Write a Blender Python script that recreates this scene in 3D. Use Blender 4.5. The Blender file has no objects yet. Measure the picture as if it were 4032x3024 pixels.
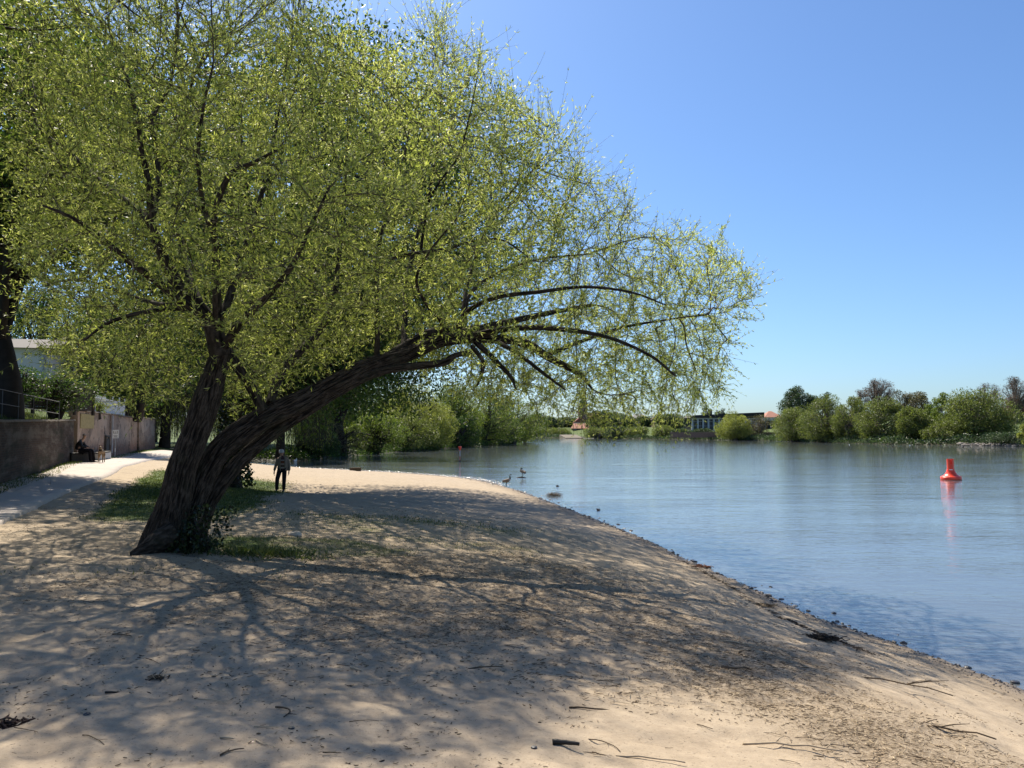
import bpy, bmesh, math, random
import numpy as np
from mathutils import Vector, Matrix
random.seed(7); rng = np.random.default_rng(11)
R = math.radians
SC = bpy.context.scene; COL = SC.collection
# ---------------------------------------------------------------- camera, world, sun, exposure
F = 3165.0; TH = math.atan((1698 - 1512) / F); CZ = 3.0
cd = bpy.data.cameras.new('camera'); cam = bpy.data.objects.new('camera', cd); COL.objects.link(cam)
cd.sensor_width = 36; cd.lens = 36 * F / 4032; cd.clip_end = 6000; cd.clip_start = 0.1
cam.location = (0, 0, CZ); cam.rotation_euler = (math.pi / 2 + TH, 0, 0)
SC.camera = cam
SUN_EL, SUN_AZ = 50, -27
w = bpy.data.worlds.new("World"); SC.world = w; w.use_nodes = True
_nt = w.node_tree; sk = _nt.nodes.new('ShaderNodeTexSky'); sk.sky_type = 'NISHITA'; sk.sun_disc = False
sk.sun_elevation = R(SUN_EL); sk.sun_rotation = R(SUN_AZ); sk.altitude = 100; sk.air_density = 1.0; sk.dust_density = 0.9; sk.ozone_density = 4.0
_bg = _nt.nodes['Background']; _bg.inputs[1].default_value = 0.073
_wb = _nt.nodes.new('ShaderNodeMix'); _wb.data_type = 'RGBA'; _wb.blend_type = 'MULTIPLY'; _wb.inputs[0].default_value = 1; _wb.inputs[7].default_value = (.76, .945, 1.15, 1)
_nt.links.new(sk.outputs[0], _wb.inputs[6]); _nt.links.new(_wb.outputs[2], _bg.inputs[0])
sl = bpy.data.lights.new('sun', 'SUN'); sun = bpy.data.objects.new('sun', sl); COL.objects.link(sun)
sl.energy = 5.0; sl.angle = R(0.53); sl.color = (1, .91, .76)
SD = Vector((math.sin(R(SUN_AZ)) * math.cos(R(SUN_EL)), math.cos(R(SUN_AZ)) * math.cos(R(SUN_EL)), math.sin(R(SUN_EL))))
sun.rotation_euler = SD.to_track_quat('Z', 'Y').to_euler()
SC.view_settings.view_transform = 'Standard'; SC.view_settings.look = 'None'; SC.view_settings.exposure = 0.92; SC.view_settings.gamma = 1
try:
    SC.cycles.max_bounces = 8; SC.cycles.diffuse_bounces = 3; SC.cycles.transmission_bounces = 6; SC.cycles.transparent_max_bounces = 12
except Exception: pass

# ---------------------------------------------------------------- pixel <-> world measuring helpers (used once, to measure the place)
def ray(px, py):
    u = (px - 2016) / F; v = (1512 - py) / F
    return np.array([u, math.cos(TH) - v * math.sin(TH), math.sin(TH) + v * math.cos(TH)])
def P(px, py, Y):
    d = ray(px, py); return np.array([0, 0, CZ]) + d * (Y / d[1])
def G(px, py, z=0.0):
    d = ray(px, py); return np.array([0, 0, CZ]) + d * ((z - CZ) / d[2])

# ---------------------------------------------------------------- object helpers
def tag(o, label=None, cat=None, group=None, kind=None):
    if label: o['label'] = label
    if cat: o['category'] = cat
    if group: o['group'] = group
    if kind: o['kind'] = kind
    return o
def thing(name, label, cat, loc=(0, 0, 0), rz=0, group=None):
    o = bpy.data.objects.new(name, None); COL.objects.link(o); o.location = loc; o.rotation_euler = (0, 0, rz)
    o.empty_display_size = .1
    return tag(o, label, cat, group)
def link(name, me, mat=None, parent=None, smooth=False):
    o = bpy.data.objects.new(name, me); COL.objects.link(o)
    if mat is not None:
        for m in (mat if isinstance(mat, (list, tuple)) else [mat]): me.materials.append(m)
    if parent is not None: o.parent = parent
    if smooth:
        me.polygons.foreach_set('use_smooth', np.ones(len(me.polygons), bool))
    return o
def npmesh(name, V, Fc, attrs=None):
    """V (n,3); Fc (m,k) same-size faces or list of such arrays"""
    me = bpy.data.meshes.new(name)
    V = np.asarray(V, np.float32)
    FL = Fc if isinstance(Fc, list) else [Fc]
    FL = [np.asarray(f, np.int32) for f in FL if len(f)]
    me.vertices.add(len(V)); me.vertices.foreach_set('co', V.ravel())
    nl = sum(f.size for f in FL); nf = sum(len(f) for f in FL)
    me.loops.add(nl); me.polygons.add(nf)
    me.loops.foreach_set('vertex_index', np.concatenate([f.ravel() for f in FL]))
    tot = np.concatenate([np.full(len(f), f.shape[1]) for f in FL])
    st = np.concatenate([[0], np.cumsum(tot)[:-1]])
    me.polygons.foreach_set('loop_start', st.astype(np.int32)); 
    try: me.polygons.foreach_set('loop_total', tot.astype(np.int32))
    except Exception: pass
    for k, a in (attrs or {}).items():
        at = me.attributes.new(k, 'FLOAT', 'POINT'); at.data.foreach_set('value', np.asarray(a, np.float32))
    me.update(calc_edges=True); me.validate()
    return me
class MB:
    """mesh builder for boxes, bars, lathes, polygons -> one mesh object"""
    def __init__(s): s.v = []; s.f = []
    def add(s, vs, fs):
        n = len(s.v); s.v += [tuple(map(float, v)) for v in vs]; s.f += [tuple(i + n for i in f) for f in fs]
        return s
    def box(s, x0, x1, y0, y1, z0, z1):
        return s.add([(x0, y0, z0), (x1, y0, z0), (x1, y1, z0), (x0, y1, z0), (x0, y0, z1), (x1, y0, z1), (x1, y1, z1), (x0, y1, z1)],
                     [(0, 3, 2, 1), (4, 5, 6, 7), (0, 1, 5, 4), (1, 2, 6, 5), (2, 3, 7, 6), (3, 0, 4, 7)])
    def hexa(s, b, t):  # 4 bottom, 4 top points
        return s.add(list(b) + list(t), [(0, 3, 2, 1), (4, 5, 6, 7), (0, 1, 5, 4), (1, 2, 6, 5), (2, 3, 7, 6), (3, 0, 4, 7)])
    def lathe(s, prof, n=24, c=(0, 0, 0), cap=True):
        vs = []; fs = []
        for (r, z) in prof:
            for k in range(n):
                a = 2 * math.pi * k / n; vs.append((c[0] + r * math.cos(a), c[1] + r * math.sin(a), c[2] + z))
        for i in range(len(prof) - 1):
            for k in range(n):
                k2 = (k + 1) % n; fs.append((i * n + k, i * n + k2, (i + 1) * n + k2, (i + 1) * n + k))
        if cap: fs.append(tuple(range(n))[::-1]); fs.append(tuple((len(prof) - 1) * n + k for k in range(n)))
        return s.add(vs, fs)
    def tube(s, pts, rad, n=8):
        pts = [Vector(p) for p in pts]; rad = rad if isinstance(rad, (list, tuple)) else [rad] * len(pts)
        vs = []; fs = []; t0 = (pts[1] - pts[0]).normalized(); u = t0.orthogonal().normalized()
        for i, p in enumerate(pts):
            t = (pts[min(i + 1, len(pts) - 1)] - pts[max(i - 1, 0)]).normalized()
            u = (u - t * u.dot(t)).normalized(); v = t.cross(u)
            for k in range(n):
                a = 2 * math.pi * k / n; vs.append(p + (u * math.cos(a) + v * math.sin(a)) * rad[i])
        for i in range(len(pts) - 1):
            for k in range(n):
                k2 = (k + 1) % n; fs.append((i * n + k, i * n + k2, (i + 1) * n + k2, (i + 1) * n + k))
        fs.append(tuple(range(n))[::-1]); fs.append(tuple((len(pts) - 1) * n + k for k in range(n)))
        return s.add(vs, fs)
    def build(s, name, mat, parent=None, smooth=False, bevel=0):
        me = bpy.data.meshes.new(name); me.from_pydata(s.v, [], s.f); me.update()
        if bevel:
            bm = bmesh.new(); bm.from_mesh(me); bmesh.ops.bevel(bm, geom=list(bm.edges), offset=bevel, segments=2, affect='EDGES', clamp_overlap=True); bm.to_mesh(me); bm.free()
        o = link(name, me, mat, parent)
        if smooth:
            me.polygons.foreach_set('use_smooth', np.ones(len(me.polygons), bool))
            try: me.set_sharp_from_angle(angle=R(40))
            except Exception: pass
        return o
# numpy value noise (fractal)
_NT = rng.random((64, 64, 64)).astype(np.float32)
def vnoise(x, y, z=0.0):
    x = np.asarray(x, np.float64); y = np.asarray(y, np.float64) + 0 * x; z = np.asarray(z, np.float64) + 0 * x
    xi = np.floor(x).astype(int); yi = np.floor(y).astype(int); zi = np.floor(z).astype(int)
    fx, fy, fz = x - xi, y - yi, z - zi
    fx = fx * fx * (3 - 2 * fx); fy = fy * fy * (3 - 2 * fy); fz = fz * fz * (3 - 2 * fz)
    r = 0
    for dx in (0, 1):
        for dy in (0, 1):
            for dz in (0, 1):
                r = r + _NT[(xi + dx) & 63, (yi + dy) & 63, (zi + dz) & 63] * np.where(dx, fx, 1 - fx) * np.where(dy, fy, 1 - fy) * np.where(dz, fz, 1 - fz)
    return r
def fbm(x, y, z=0.0, o=4):
    r = 0; a = .5
    for i in range(o): r = r + a * (vnoise(np.asarray(x) * 2 ** i + 7.3 * i, np.asarray(y) * 2 ** i + 3.1 * i, np.asarray(z) * 2 ** i) - .5); a *= .5
    return r
def sstep(a, b, x): t = np.clip((x - a) / (b - a), 0, 1); return t * t * (3 - 2 * t)

# ---------------------------------------------------------------- material helpers
class NT:
    def __init__(s, name):
        s.m = bpy.data.materials.new(name); s.m.use_nodes = True; s.t = s.m.node_tree; s.t.nodes.clear()
        s.out = s.n('ShaderNodeOutputMaterial')
    def n(s, typ, **kw):
        nd = s.t.nodes.new(typ)
        for k, v in kw.items():
            if k.startswith('_'): setattr(nd, k[1:], v)
        return nd
    def l(s, a, b): s.t.links.new(a, b)
    def val(s, sock, v):
        if hasattr(v, 'is_output') or isinstance(v, bpy.types.NodeSocket): s.l(v, sock)
        else: sock.default_value = v
    def coord(s, kind='Object', scale=(1, 1, 1)):
        tc = s.n('ShaderNodeTexCoord'); mp = s.n('ShaderNodeMapping'); mp.inputs['Scale'].default_value = scale
        s.l(tc.outputs[kind], mp.inputs[0]); return mp.outputs[0]
    def noise(s, vec, scale, detail=5, rough=.6, dist=0):
        nd = s.n('ShaderNodeTexNoise'); s.l(vec, nd.inputs['Vector']); nd.inputs['Scale'].default_value = scale
        nd.inputs['Detail'].default_value = detail; nd.inputs['Roughness'].default_value = rough; nd.inputs['Distortion'].default_value = dist
        return nd.outputs['Fac']
    def attr(s, name): nd = s.n('ShaderNodeAttribute'); nd.attribute_name = name; return nd.outputs['Fac']
    def ramp(s, fac, stops):
        nd = s.n('ShaderNodeValToRGB'); cr = nd.color_ramp
        while len(cr.elements) < len(stops): cr.elements.new(.5)
        for e, (p, c) in zip(cr.elements, stops): e.position = p; e.color = (*c, 1) if len(c) == 3 else c
        s.l(fac, nd.inputs[0]); return nd.outputs[0]
    def fr(s, fac, a, b, c0=0.0, c1=1.0):
        nd = s.n('ShaderNodeMapRange'); s.l(fac, nd.inputs[0]); nd.inputs[1].default_value = a; nd.inputs[2].default_value = b
        nd.inputs[3].default_value = c0; nd.inputs[4].default_value = c1; return nd.outputs[0]
    def mix(s, fac, a, b, mode='MIX'):
        nd = s.n('ShaderNodeMix'); nd.data_type = 'RGBA'; nd.blend_type = mode
        s.val(nd.inputs[0], fac)
        for i, v in ((6, a), (7, b)):
            if isinstance(v, tuple): nd.inputs[i].default_value = (*v[:3], 1)
            else: s.l(v, nd.inputs[i])
        return nd.outputs[2]
    def math(s, op, a, b=0.0):
        nd = s.n('ShaderNodeMath'); nd.operation = op; s.val(nd.inputs[0], a); s.val(nd.inputs[1], b); return nd.outputs[0]
    def bump(s, h, strength=.5, dist=.02, normal=None):
        nd = s.n('ShaderNodeBump'); s.l(h, nd.inputs['Height']); nd.inputs['Strength'].default_value = strength; nd.inputs['Distance'].default_value = dist
        if normal is not None: s.l(normal, nd.inputs['Normal'])
        return nd.outputs[0]
    def pbsdf(s, col, rough=.8, spec=.3, normal=None, metal=0.0):
        p = s.n('ShaderNodeBsdfPrincipled')
        if isinstance(col, tuple): p.inputs['Base Color'].default_value = (*col, 1)
        else: s.l(col, p.inputs['Base Color'])
        s.val(p.inputs['Roughness'], rough); p.inputs['Specular IOR Level'].default_value = spec; p.inputs['Metallic'].default_value = metal
        if normal is not None: s.l(normal, p.inputs['Normal'])
        return p
    def done(s, sh): s.l(sh, s.out.inputs[0]); return s.m
def m_plain(name, col, rough=.8, var=.25, sc=6, spec=.3, bump=.2, metal=0):
    t = NT(name); v = t.coord(); n = t.noise(v, sc, 6, .65)
    c = t.ramp(n, [(.3, tuple(x * (1 - var) for x in col)), (.7, tuple(min(1, x * (1 + var)) for x in col))])
    return t.done(t.pbsdf(c, rough, spec, t.bump(n, bump, .01), metal).outputs[0])
def m_leaf(name, stops, trans=.5, rough=.5, tint=(1.25, 1.3, .7)):
    t = NT(name); c = t.ramp(t.attr('rnd'), stops)
    p = t.pbsdf(c, rough, .35); tr = t.n('ShaderNodeBsdfTranslucent')
    t.l(t.mix(1.0, c, tint, 'MULTIPLY'), tr.inputs[0])
    mx = t.n('ShaderNodeMixShader'); mx.inputs[0].default_value = trans; t.l(p.outputs[0], mx.inputs[1]); t.l(tr.outputs[0], mx.inputs[2])
    return t.done(mx.outputs[0])
def m_bark(name, a, b, moss=(.05, .06, .02), sc=7, along='Z'):
    t = NT(name); v = t.coord('Object', (1, 1, .22)); n = t.noise(v, sc * 2.5, 8, .7, 1.2); n2 = t.noise(t.coord(), 2.2, 4)
    c = t.ramp(n, [(.32, a), (.68, b)]); c = t.mix(t.fr(n2, .52, .68, 0, .6), c, moss)
    return t.done(t.pbsdf(c, .92, .15, t.bump(n, .9, .03)).outputs[0])

# ---------------------------------------------------------------- terrain
SHPX = [(4500, 2960), (4032, 2715), (3600, 2560), (3200, 2425), (2900, 2290), (2700, 2203), (2500, 2108), (2350, 2047), (2200, 1990), (2050, 1935), (1930, 1898), (1850, 1884),
        (1700, 1870), (1500, 1857), (1300, 1849), (1160, 1844), (1000, 1838)]
SH = [G(*p)[:2] for p in SHPX]
INLET = [(-29, 76), (-28, 83)] + [tuple(G(*p)[:2]) for p in [(1200, 1813), (1300, 1801), (1500, 1785), (1700, 1769), (1800, 1763), (1900, 1756), (1990, 1749), (2050, 1743)]] + [(-4, 240), (-60, 270), (-400, 300)]
FAR = [(-400, 430), (-100, 415)] + [tuple(G(*p)[:2]) for p in [(2080, 1722.5), (2260, 1725), (2400, 1727.5), (2700, 1731), (3000, 1735.5), (3200, 1741), (3500, 1750), (3750, 1753), (4032, 1758)]] + [(170, 128), (300, 95), (300, -120)]
WP = np.array([(7.5, -10), (7.1, -2), (6.9, 4)] + [tuple(p) for p in SH] + INLET + FAR + [(8.5, -120)], float)
def sdist(x, y, poly=WP):
    """signed distance, >0 on land"""
    x = np.asarray(x, float); y = np.asarray(y, float); d = np.full(x.shape, 1e9); ins = np.zeros(x.shape, bool)
    n = len(poly)
    for i in range(n):
        a = poly[i]; b = poly[(i + 1) % n]; e = b - a; L = e @ e
        t = np.clip(((x - a[0]) * e[0] + (y - a[1]) * e[1]) / L, 0, 1)
        d = np.minimum(d, np.hypot(x - a[0] - t * e[0], y - a[1] - t * e[1]))
        c = ((a[1] > y) != (b[1] > y)); xi = (b[0] - a[0]) * (y - a[1]) / ((b[1] - a[1]) if b[1] != a[1] else 1e-9) + a[0]
        ins ^= c & (x < xi)
    return np.where(ins, -d, d)
CP = [(0, 0, 1.4), (-4, 0, 1.42), (-12, 2, 1.42), (2.5, 3, 1.12), (0, 5, 1.27), (-3, 6, 1.35), (3, 8, .72), (-7, 8, 1.42), (-5, 11.6, 1.3), (0, 11, 1.0), (3, 12, .55), (-2, 16, 1.0), (1, 20, .62),
      (-8, 17, 1.3), (-4, 24, .85), (-9.3, 32.6, .56), (-11.4, 32.8, .75), (-3, 33, .42), (-6, 45, .3), (-12, 50, .42), (-19, 57, .7), (-11, 22, 1.3), (-14, 30, 1.2), (-8.7, 13.6, 1.42), (-17.3, 35.7, 1.42),
      (-26, 62, 1.42), (-15.6, 24.5, 1.45), (-21, 40, 1.45), (-30, 70, 1.5), (-30, 20, 1.45), (-45, 50, 1.5), (-45, 0, 1.45), (-32, 84, 1.4), (-20, 48, 1.2), (-25, 66, .9), (5, 4, .55)]
for i, p in enumerate(SH):
    CP.append((p[0], p[1], 0.0))
SHN = [(SH[i] + SH[i + 1]) / 2 for i in range(len(SH) - 1)]
for i in range(1, len(SH) - 1):
    t_ = SH[i + 1] - SH[i - 1]; nn = np.array([t_[1], -t_[0]]) / np.linalg.norm(t_)
    for (dd, zz) in ((2.0, -.2), (7, -.9)):
        q = SH[i] + nn * dd
        CP.append((q[0], q[1], zz))
CP += [(6.9, 4, 0), (7.1, -2, 0), (9.5, 0, -.3)]
CP = np.array(CP)
def _ker(r2): return np.sqrt(r2 + 1.0)
_A = _ker((CP[:, None, 0] - CP[None, :, 0]) ** 2 + (CP[:, None, 1] - CP[None, :, 1]) ** 2) + np.eye(len(CP)) * .02
_Pm = np.c_[np.ones(len(CP)), CP[:, :2] / 50]
_W = np.linalg.lstsq(np.block([[_A, _Pm], [_Pm.T, np.zeros((3, 3))]]), np.r_[CP[:, 2], 0, 0, 0], rcond=None)[0]
def hbase(x, y):
    sh = np.shape(x); x = np.ravel(x).astype(float); y = np.ravel(y).astype(float)
    z = _W[-3] + _W[-2] * x / 50 + _W[-1] * y / 50
    for i in range(len(CP)): z = z + _W[i] * _ker((x - CP[i, 0]) ** 2 + (y - CP[i, 1]) ** 2)
    sd = sdist(x, y)
    z = np.clip(z, -1.2, 1.6)
    far = np.where(sd > 0, 1.5 * (1 - np.exp(-sd / 5.0)), np.maximum(-2, sd * .25))
    # far dike on the right, park rise beyond
    dike = 3.4 * sstep(14, 42, sd) * sstep(40, 90, x + .25 * y - 0) * (y > 100)
    far = far + np.where(sd > 0, dike, 0)
    k = sstep(72, 88, y) + sstep(-40, -60, x) + sstep(12, 22, x); k = np.clip(k, 0, 1)
    z = z * (1 - k) + far * k
    # keep sign consistent with the shoreline
    s = sstep(.0, 1.2, np.abs(sd)); z = np.where(sd > 0, np.maximum(z, .012 + sd * .02), np.minimum(z, -.01 + sd * .04))
    return z.reshape(sh)
def hmicro(x, y):
    sd = sdist(x, y); a = sstep(-.2, 1.2, sd) * (1 - sstep(60, 90, y))
    n = .05 * fbm(x * .9, y * .9, 1.5, 3) + .045 * fbm(x * 3.2, y * 3.2, 5.2, 3)
    f = vnoise(x * 4.6, y * 4.6, 9.1); n = n - .028 * sstep(.60, .80, f)      # footprints
    edge = .05 * fbm(x * 1.2, y * 1.2, 2.2, 3)                                # uneven waterline
    return n * a + edge * (1 - sstep(.3, 2.0, np.abs(sd))) * .5
def height(x, y): return hbase(x, y) + hmicro(x, y)
def hz(x, y): return float(height(np.array([float(x)]), np.array([float(y)]))[0])
def gridline(parts):
    out = []
    for a, b, st in parts: out += list(np.arange(a, b, st))
    return np.array(out + [parts[-1][1]])
xs = gridline([(-3000, -400, 400), (-400, -120, 20), (-120, -40, 4), (-40, -14, .6), (-14, 8, .085), (8, 20, .7), (20, 110, 2.2), (110, 400, 15), (400, 3000, 400)])
ys = gridline([(-400, -20, 60), (-20, 0, 2), (0, 2.6, .4), (2.6, 14, .075), (14, 24, .15), (24, 46, .35), (46, 100, 1.1), (100, 300, 3), (300, 440, 6), (440, 3000, 300)])
X, Y = np.meshgrid(xs, ys); Z = hbase(X, Y)
nearm = (X > -60) & (X < 30) & (Y > -5) & (Y < 95)
Z[nearm] += hmicro(X[nearm], Y[nearm])
SDg = sdist(X, Y)
PATH_R = [(-5.0, 1.0, .0), (-6.6, 6.5, 0)] + [(*G(0, 2072, 1.42)[:2], 0), (*G(200, 1962, 1.42)[:2], 0), (*G(330, 1902, 1.42)[:2], 0), (*G(480, 1842, 1.42)[:2], 0), (*G(560, 1812, 1.42)[:2], 0), (*G(650, 1790, 1.42)[:2], 0), (-24.5, 68, 0), (-22, 78, 0)]
def pathx(y, pts): return np.interp(y, [p[1] for p in pts], [p[0] for p in pts])
def grass_mask(x, y):
    m = 0
    xr = pathx(y, PATH_R)
    # strip between path and beach, the ground round the tree foot, verge along the wall, everything beyond
    n = fbm(x * .6, y * .6, 3.3, 4) * 2.2; n2 = fbm(x * 2.5, y * 2.5, 8.3, 3)
    s1 = sstep(.7, 1.7, x - xr) * sstep(12.5, 17, y) * (1 - sstep(-6.8, -4.6, x + .22 * (y - 17))) * (1 - sstep(34, 40, y))
    r = np.hypot((x + 3.2) / 2.4, (y - 12.9) / 1.6); s2 = .8 * (1 - sstep(.5, 1.25, r))
    r = np.hypot((x + 2.8) / 5.0, (y - 16.5) / 4.0); s3 = .32 * (1 - sstep(.5, 1.2, r))
    r = np.hypot((x + 4.0) / 3.6, (y - 9.6) / 1.3); s4 = .30 * (1 - sstep(.5, 1.2, r))
    far = sstep(66, 74, y - .0 * x) ; far = np.maximum(far, sstep(-35, -42, x)); far = np.maximum(far, sstep(20, 30, x))
    wallv = (1 - sstep(-2.9, -2.4, x - xr)) * sstep(10, 14, y)
    g = np.maximum.reduce([s1, s2, s3, s4, wallv]) + n * .55 + n2 * .3 - .12
    base = np.maximum.reduce([s1, s2, s3, s4, wallv])
    g = np.clip(g * (base > .02), 0, 1)
    return np.clip(np.maximum(g, far), 0, 1)
def litter_mask(x, y):
    # band of twigs and dead leaves that runs along the beach below the crown
    c = 2.0 + .0 * y
    r = np.hypot((x - (3.0 - .28 * (y - 4))) / 1.25, (y - 7.5) / 8.0)
    b = 1 - sstep(.45, 1.35, r)
    r2 = np.hypot((x + .6) / 5.2, (y - 10.0) / 5.2); b = np.maximum(b, .85 * (1 - sstep(.3, 1.1, r2)))
    r3 = np.hypot((x + 3.) / 3.2, (y - 8.6) / 1.6); b = np.maximum(b, .5 * (1 - sstep(.3, 1.1, r3)))
    n = fbm(x * 1.3, y * 1.3, 6.6, 4) * 2.4
    return np.clip(b + n * .7 - .12, 0, 1) * (b > .02)
Gm = grass_mask(X, Y) * ((SDg > .2) | (Y > 76) | (X > 30)); Lm = litter_mask(X, Y) * (SDg > .3)
nx, ny = len(xs), len(ys)
idx = np.arange(nx * ny).reshape(ny, nx)
Fq = np.stack([idx[:-1, :-1], idx[:-1, 1:], idx[1:, 1:], idx[1:, :-1]], -1).reshape(-1, 4)
gm = npmesh('ground', np.stack([X, Y, Z], -1).reshape(-1, 3), Fq, {'grass': Gm.ravel(), 'litter': Lm.ravel(), 'shore': SDg.ravel()})
def m_ground():
    t = NT('sandy_ground'); v = t.coord('Object')
    big = t.noise(v, .7, 5, .6); mid = t.noise(v, 7, 6, .7); fine = t.noise(v, 90, 4, .7); sp = t.noise(v, 38, 3, .8)
    sand = t.ramp(mid, [(.3, (.255, .20, .14)), (.55, (.36, .288, .205)), (.75, (.42, .337, .242))])
    sand = t.mix(t.fr(big, .4, .65, 0, .4), sand, (.36, .28, .19))
    sand = t.mix(t.fr(fine, .35, .7, 0, .45), sand, (.44, .36, .27))
    # small dark crumbs of bark everywhere
    crumbs = t.fr(sp, .60, .66); sand = t.mix(t.math('MULTIPLY', crumbs, .75), sand, (.10, .075, .05))
    lit = t.attr('litter'); ln = t.noise(v, 26, 6, .75, .6)
    lmask = t.math('MULTIPLY', lit, t.fr(ln, .42, .56)); lc = t.ramp(t.noise(v, 120, 3, .8), [(.32, (.075, .055, .036)), (.5, (.19, .14, .09)), (.66, (.40, .31, .20))])
    c = t.mix(lmask, sand, lc)
    g = t.attr('grass'); gn = t.noise(v, 14, 6, .75)
    gmask = t.math('MULTIPLY', g, 1.0); gmask2 = t.fr(t.math('ADD', gmask, t.math('MULTIPLY', gn, .8)), .72, 1.05)
    gc = t.ramp(t.noise(v, 60, 4, .8), [(.35, (.035, .055, .015)), (.55, (.075, .12, .025)), (.72, (.13, .16, .05))])
    c = t.mix(gmask2, c, gc)
    sh = t.attr('shore'); wet = t.fr(t.math('ADD', sh, t.math('MULTIPLY', big, .9)), .35, 1.5, 1, 0)
    c = t.mix(t.math('MULTIPLY', wet, .8), c, (.13, .10, .07))
    under = t.fr(sh, -.05, -2.6); pb = t.ramp(t.noise(v, 16, 4, .8), [(.4, (.10, .08, .055)), (.6, (.27, .20, .14))])
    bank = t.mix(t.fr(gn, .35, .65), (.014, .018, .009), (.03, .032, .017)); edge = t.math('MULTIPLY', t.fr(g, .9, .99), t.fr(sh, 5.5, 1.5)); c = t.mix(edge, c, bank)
    c = t.mix(t.math('MULTIPLY', t.fr(sh, 0, -.25), t.fr(g, .99, .9)), c, pb); c = t.mix(under, c, (.035, .04, .03))
    mo = t.noise(v, 2.6, 6, .72); c = t.mix(t.fr(mo, .50, .66, 0, .38), c, (.20, .155, .11)); hgt = t.math('ADD', t.math('MULTIPLY', mid, .6), t.math('MULTIPLY', fine, .25))
    hgt = t.math('ADD', hgt, t.math('MULTIPLY', lmask, .25))
    p = t.pbsdf(c, .9, .2, t.bump(hgt, .55, .035))
    t.l(t.fr(wet, .6, 1, .92, .35), p.inputs['Roughness'])
    return t.done(p.outputs[0])
go = link('ground', gm, m_ground(), smooth=True); tag(go, kind='structure')

# water
def m_water():
    t = NT('river_water'); v = t.coord('Object', (.55, 1.5, 1))
    rot = t.n('ShaderNodeMapping'); t.l(v, rot.inputs[0]); rot.inputs['Rotation'].default_value = (0, 0, R(12))
    n1 = t.noise(rot.outputs[0], 1.1, 4, .55, .3); n2 = t.noise(v, 4.2, 4, .6, .4); n3 = t.noise(v, .16, 3, .5)
    n0 = t.noise(v, .55, 4, .62, .6); h = t.math('ADD', t.math('ADD', t.math('MULTIPLY', n1, .5), t.math('MULTIPLY', n0, .75)), t.math('MULTIPLY', n2, .36))
    amp = t.fr(n3, .35, .62, .55, 1.0)
    h = t.math('MULTIPLY', h, amp)
    b = t.bump(h, 1.0, .032)
    gl = t.n('ShaderNodeBsdfGlossy'); gl.inputs['Roughness'].default_value = .03; gl.inputs['Color'].default_value = (1, 1, 1, 1); t.l(b, gl.inputs['Normal'])
    tr = t.n('ShaderNodeBsdfTransparent'); tr.inputs[0].default_value = (.62, .72, .66, 1)
    df = t.n('ShaderNodeBsdfDiffuse'); df.inputs[0].default_value = (.19, .215, .235, 1)
    body = t.n('ShaderNodeMixShader'); body.inputs[0].default_value = .5; t.l(tr.outputs[0], body.inputs[1]); t.l(df.outputs[0], body.inputs[2])
    fr = t.n('ShaderNodeFresnel'); fr.inputs['IOR'].default_value = 1.42; t.l(b, fr.inputs['Normal'])
    mx = t.n('ShaderNodeMixShader'); t.l(fr.outputs[0], mx.inputs[0]); t.l(body.outputs[0], mx.inputs[1]); t.l(gl.outputs[0], mx.inputs[2])
    return t.done(mx.outputs[0])
wx = gridline([(-500, -60, 40), (-60, 60, 4), (60, 400, 20)]); wy = gridline([(-120, 0, 20), (0, 120, 4), (120, 460, 20)])
WX, WY = np.meshgrid(wx, wy); wi = np.arange(WX.size).reshape(WX.shape)
wm = npmesh('water', np.stack([WX, WY, 0 * WX], -1).reshape(-1, 3), np.stack([wi[:-1, :-1], wi[:-1, 1:], wi[1:, 1:], wi[1:, :-1]], -1).reshape(-1, 4))
tag(link('water', wm, m_water()), kind='structure')

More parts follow.
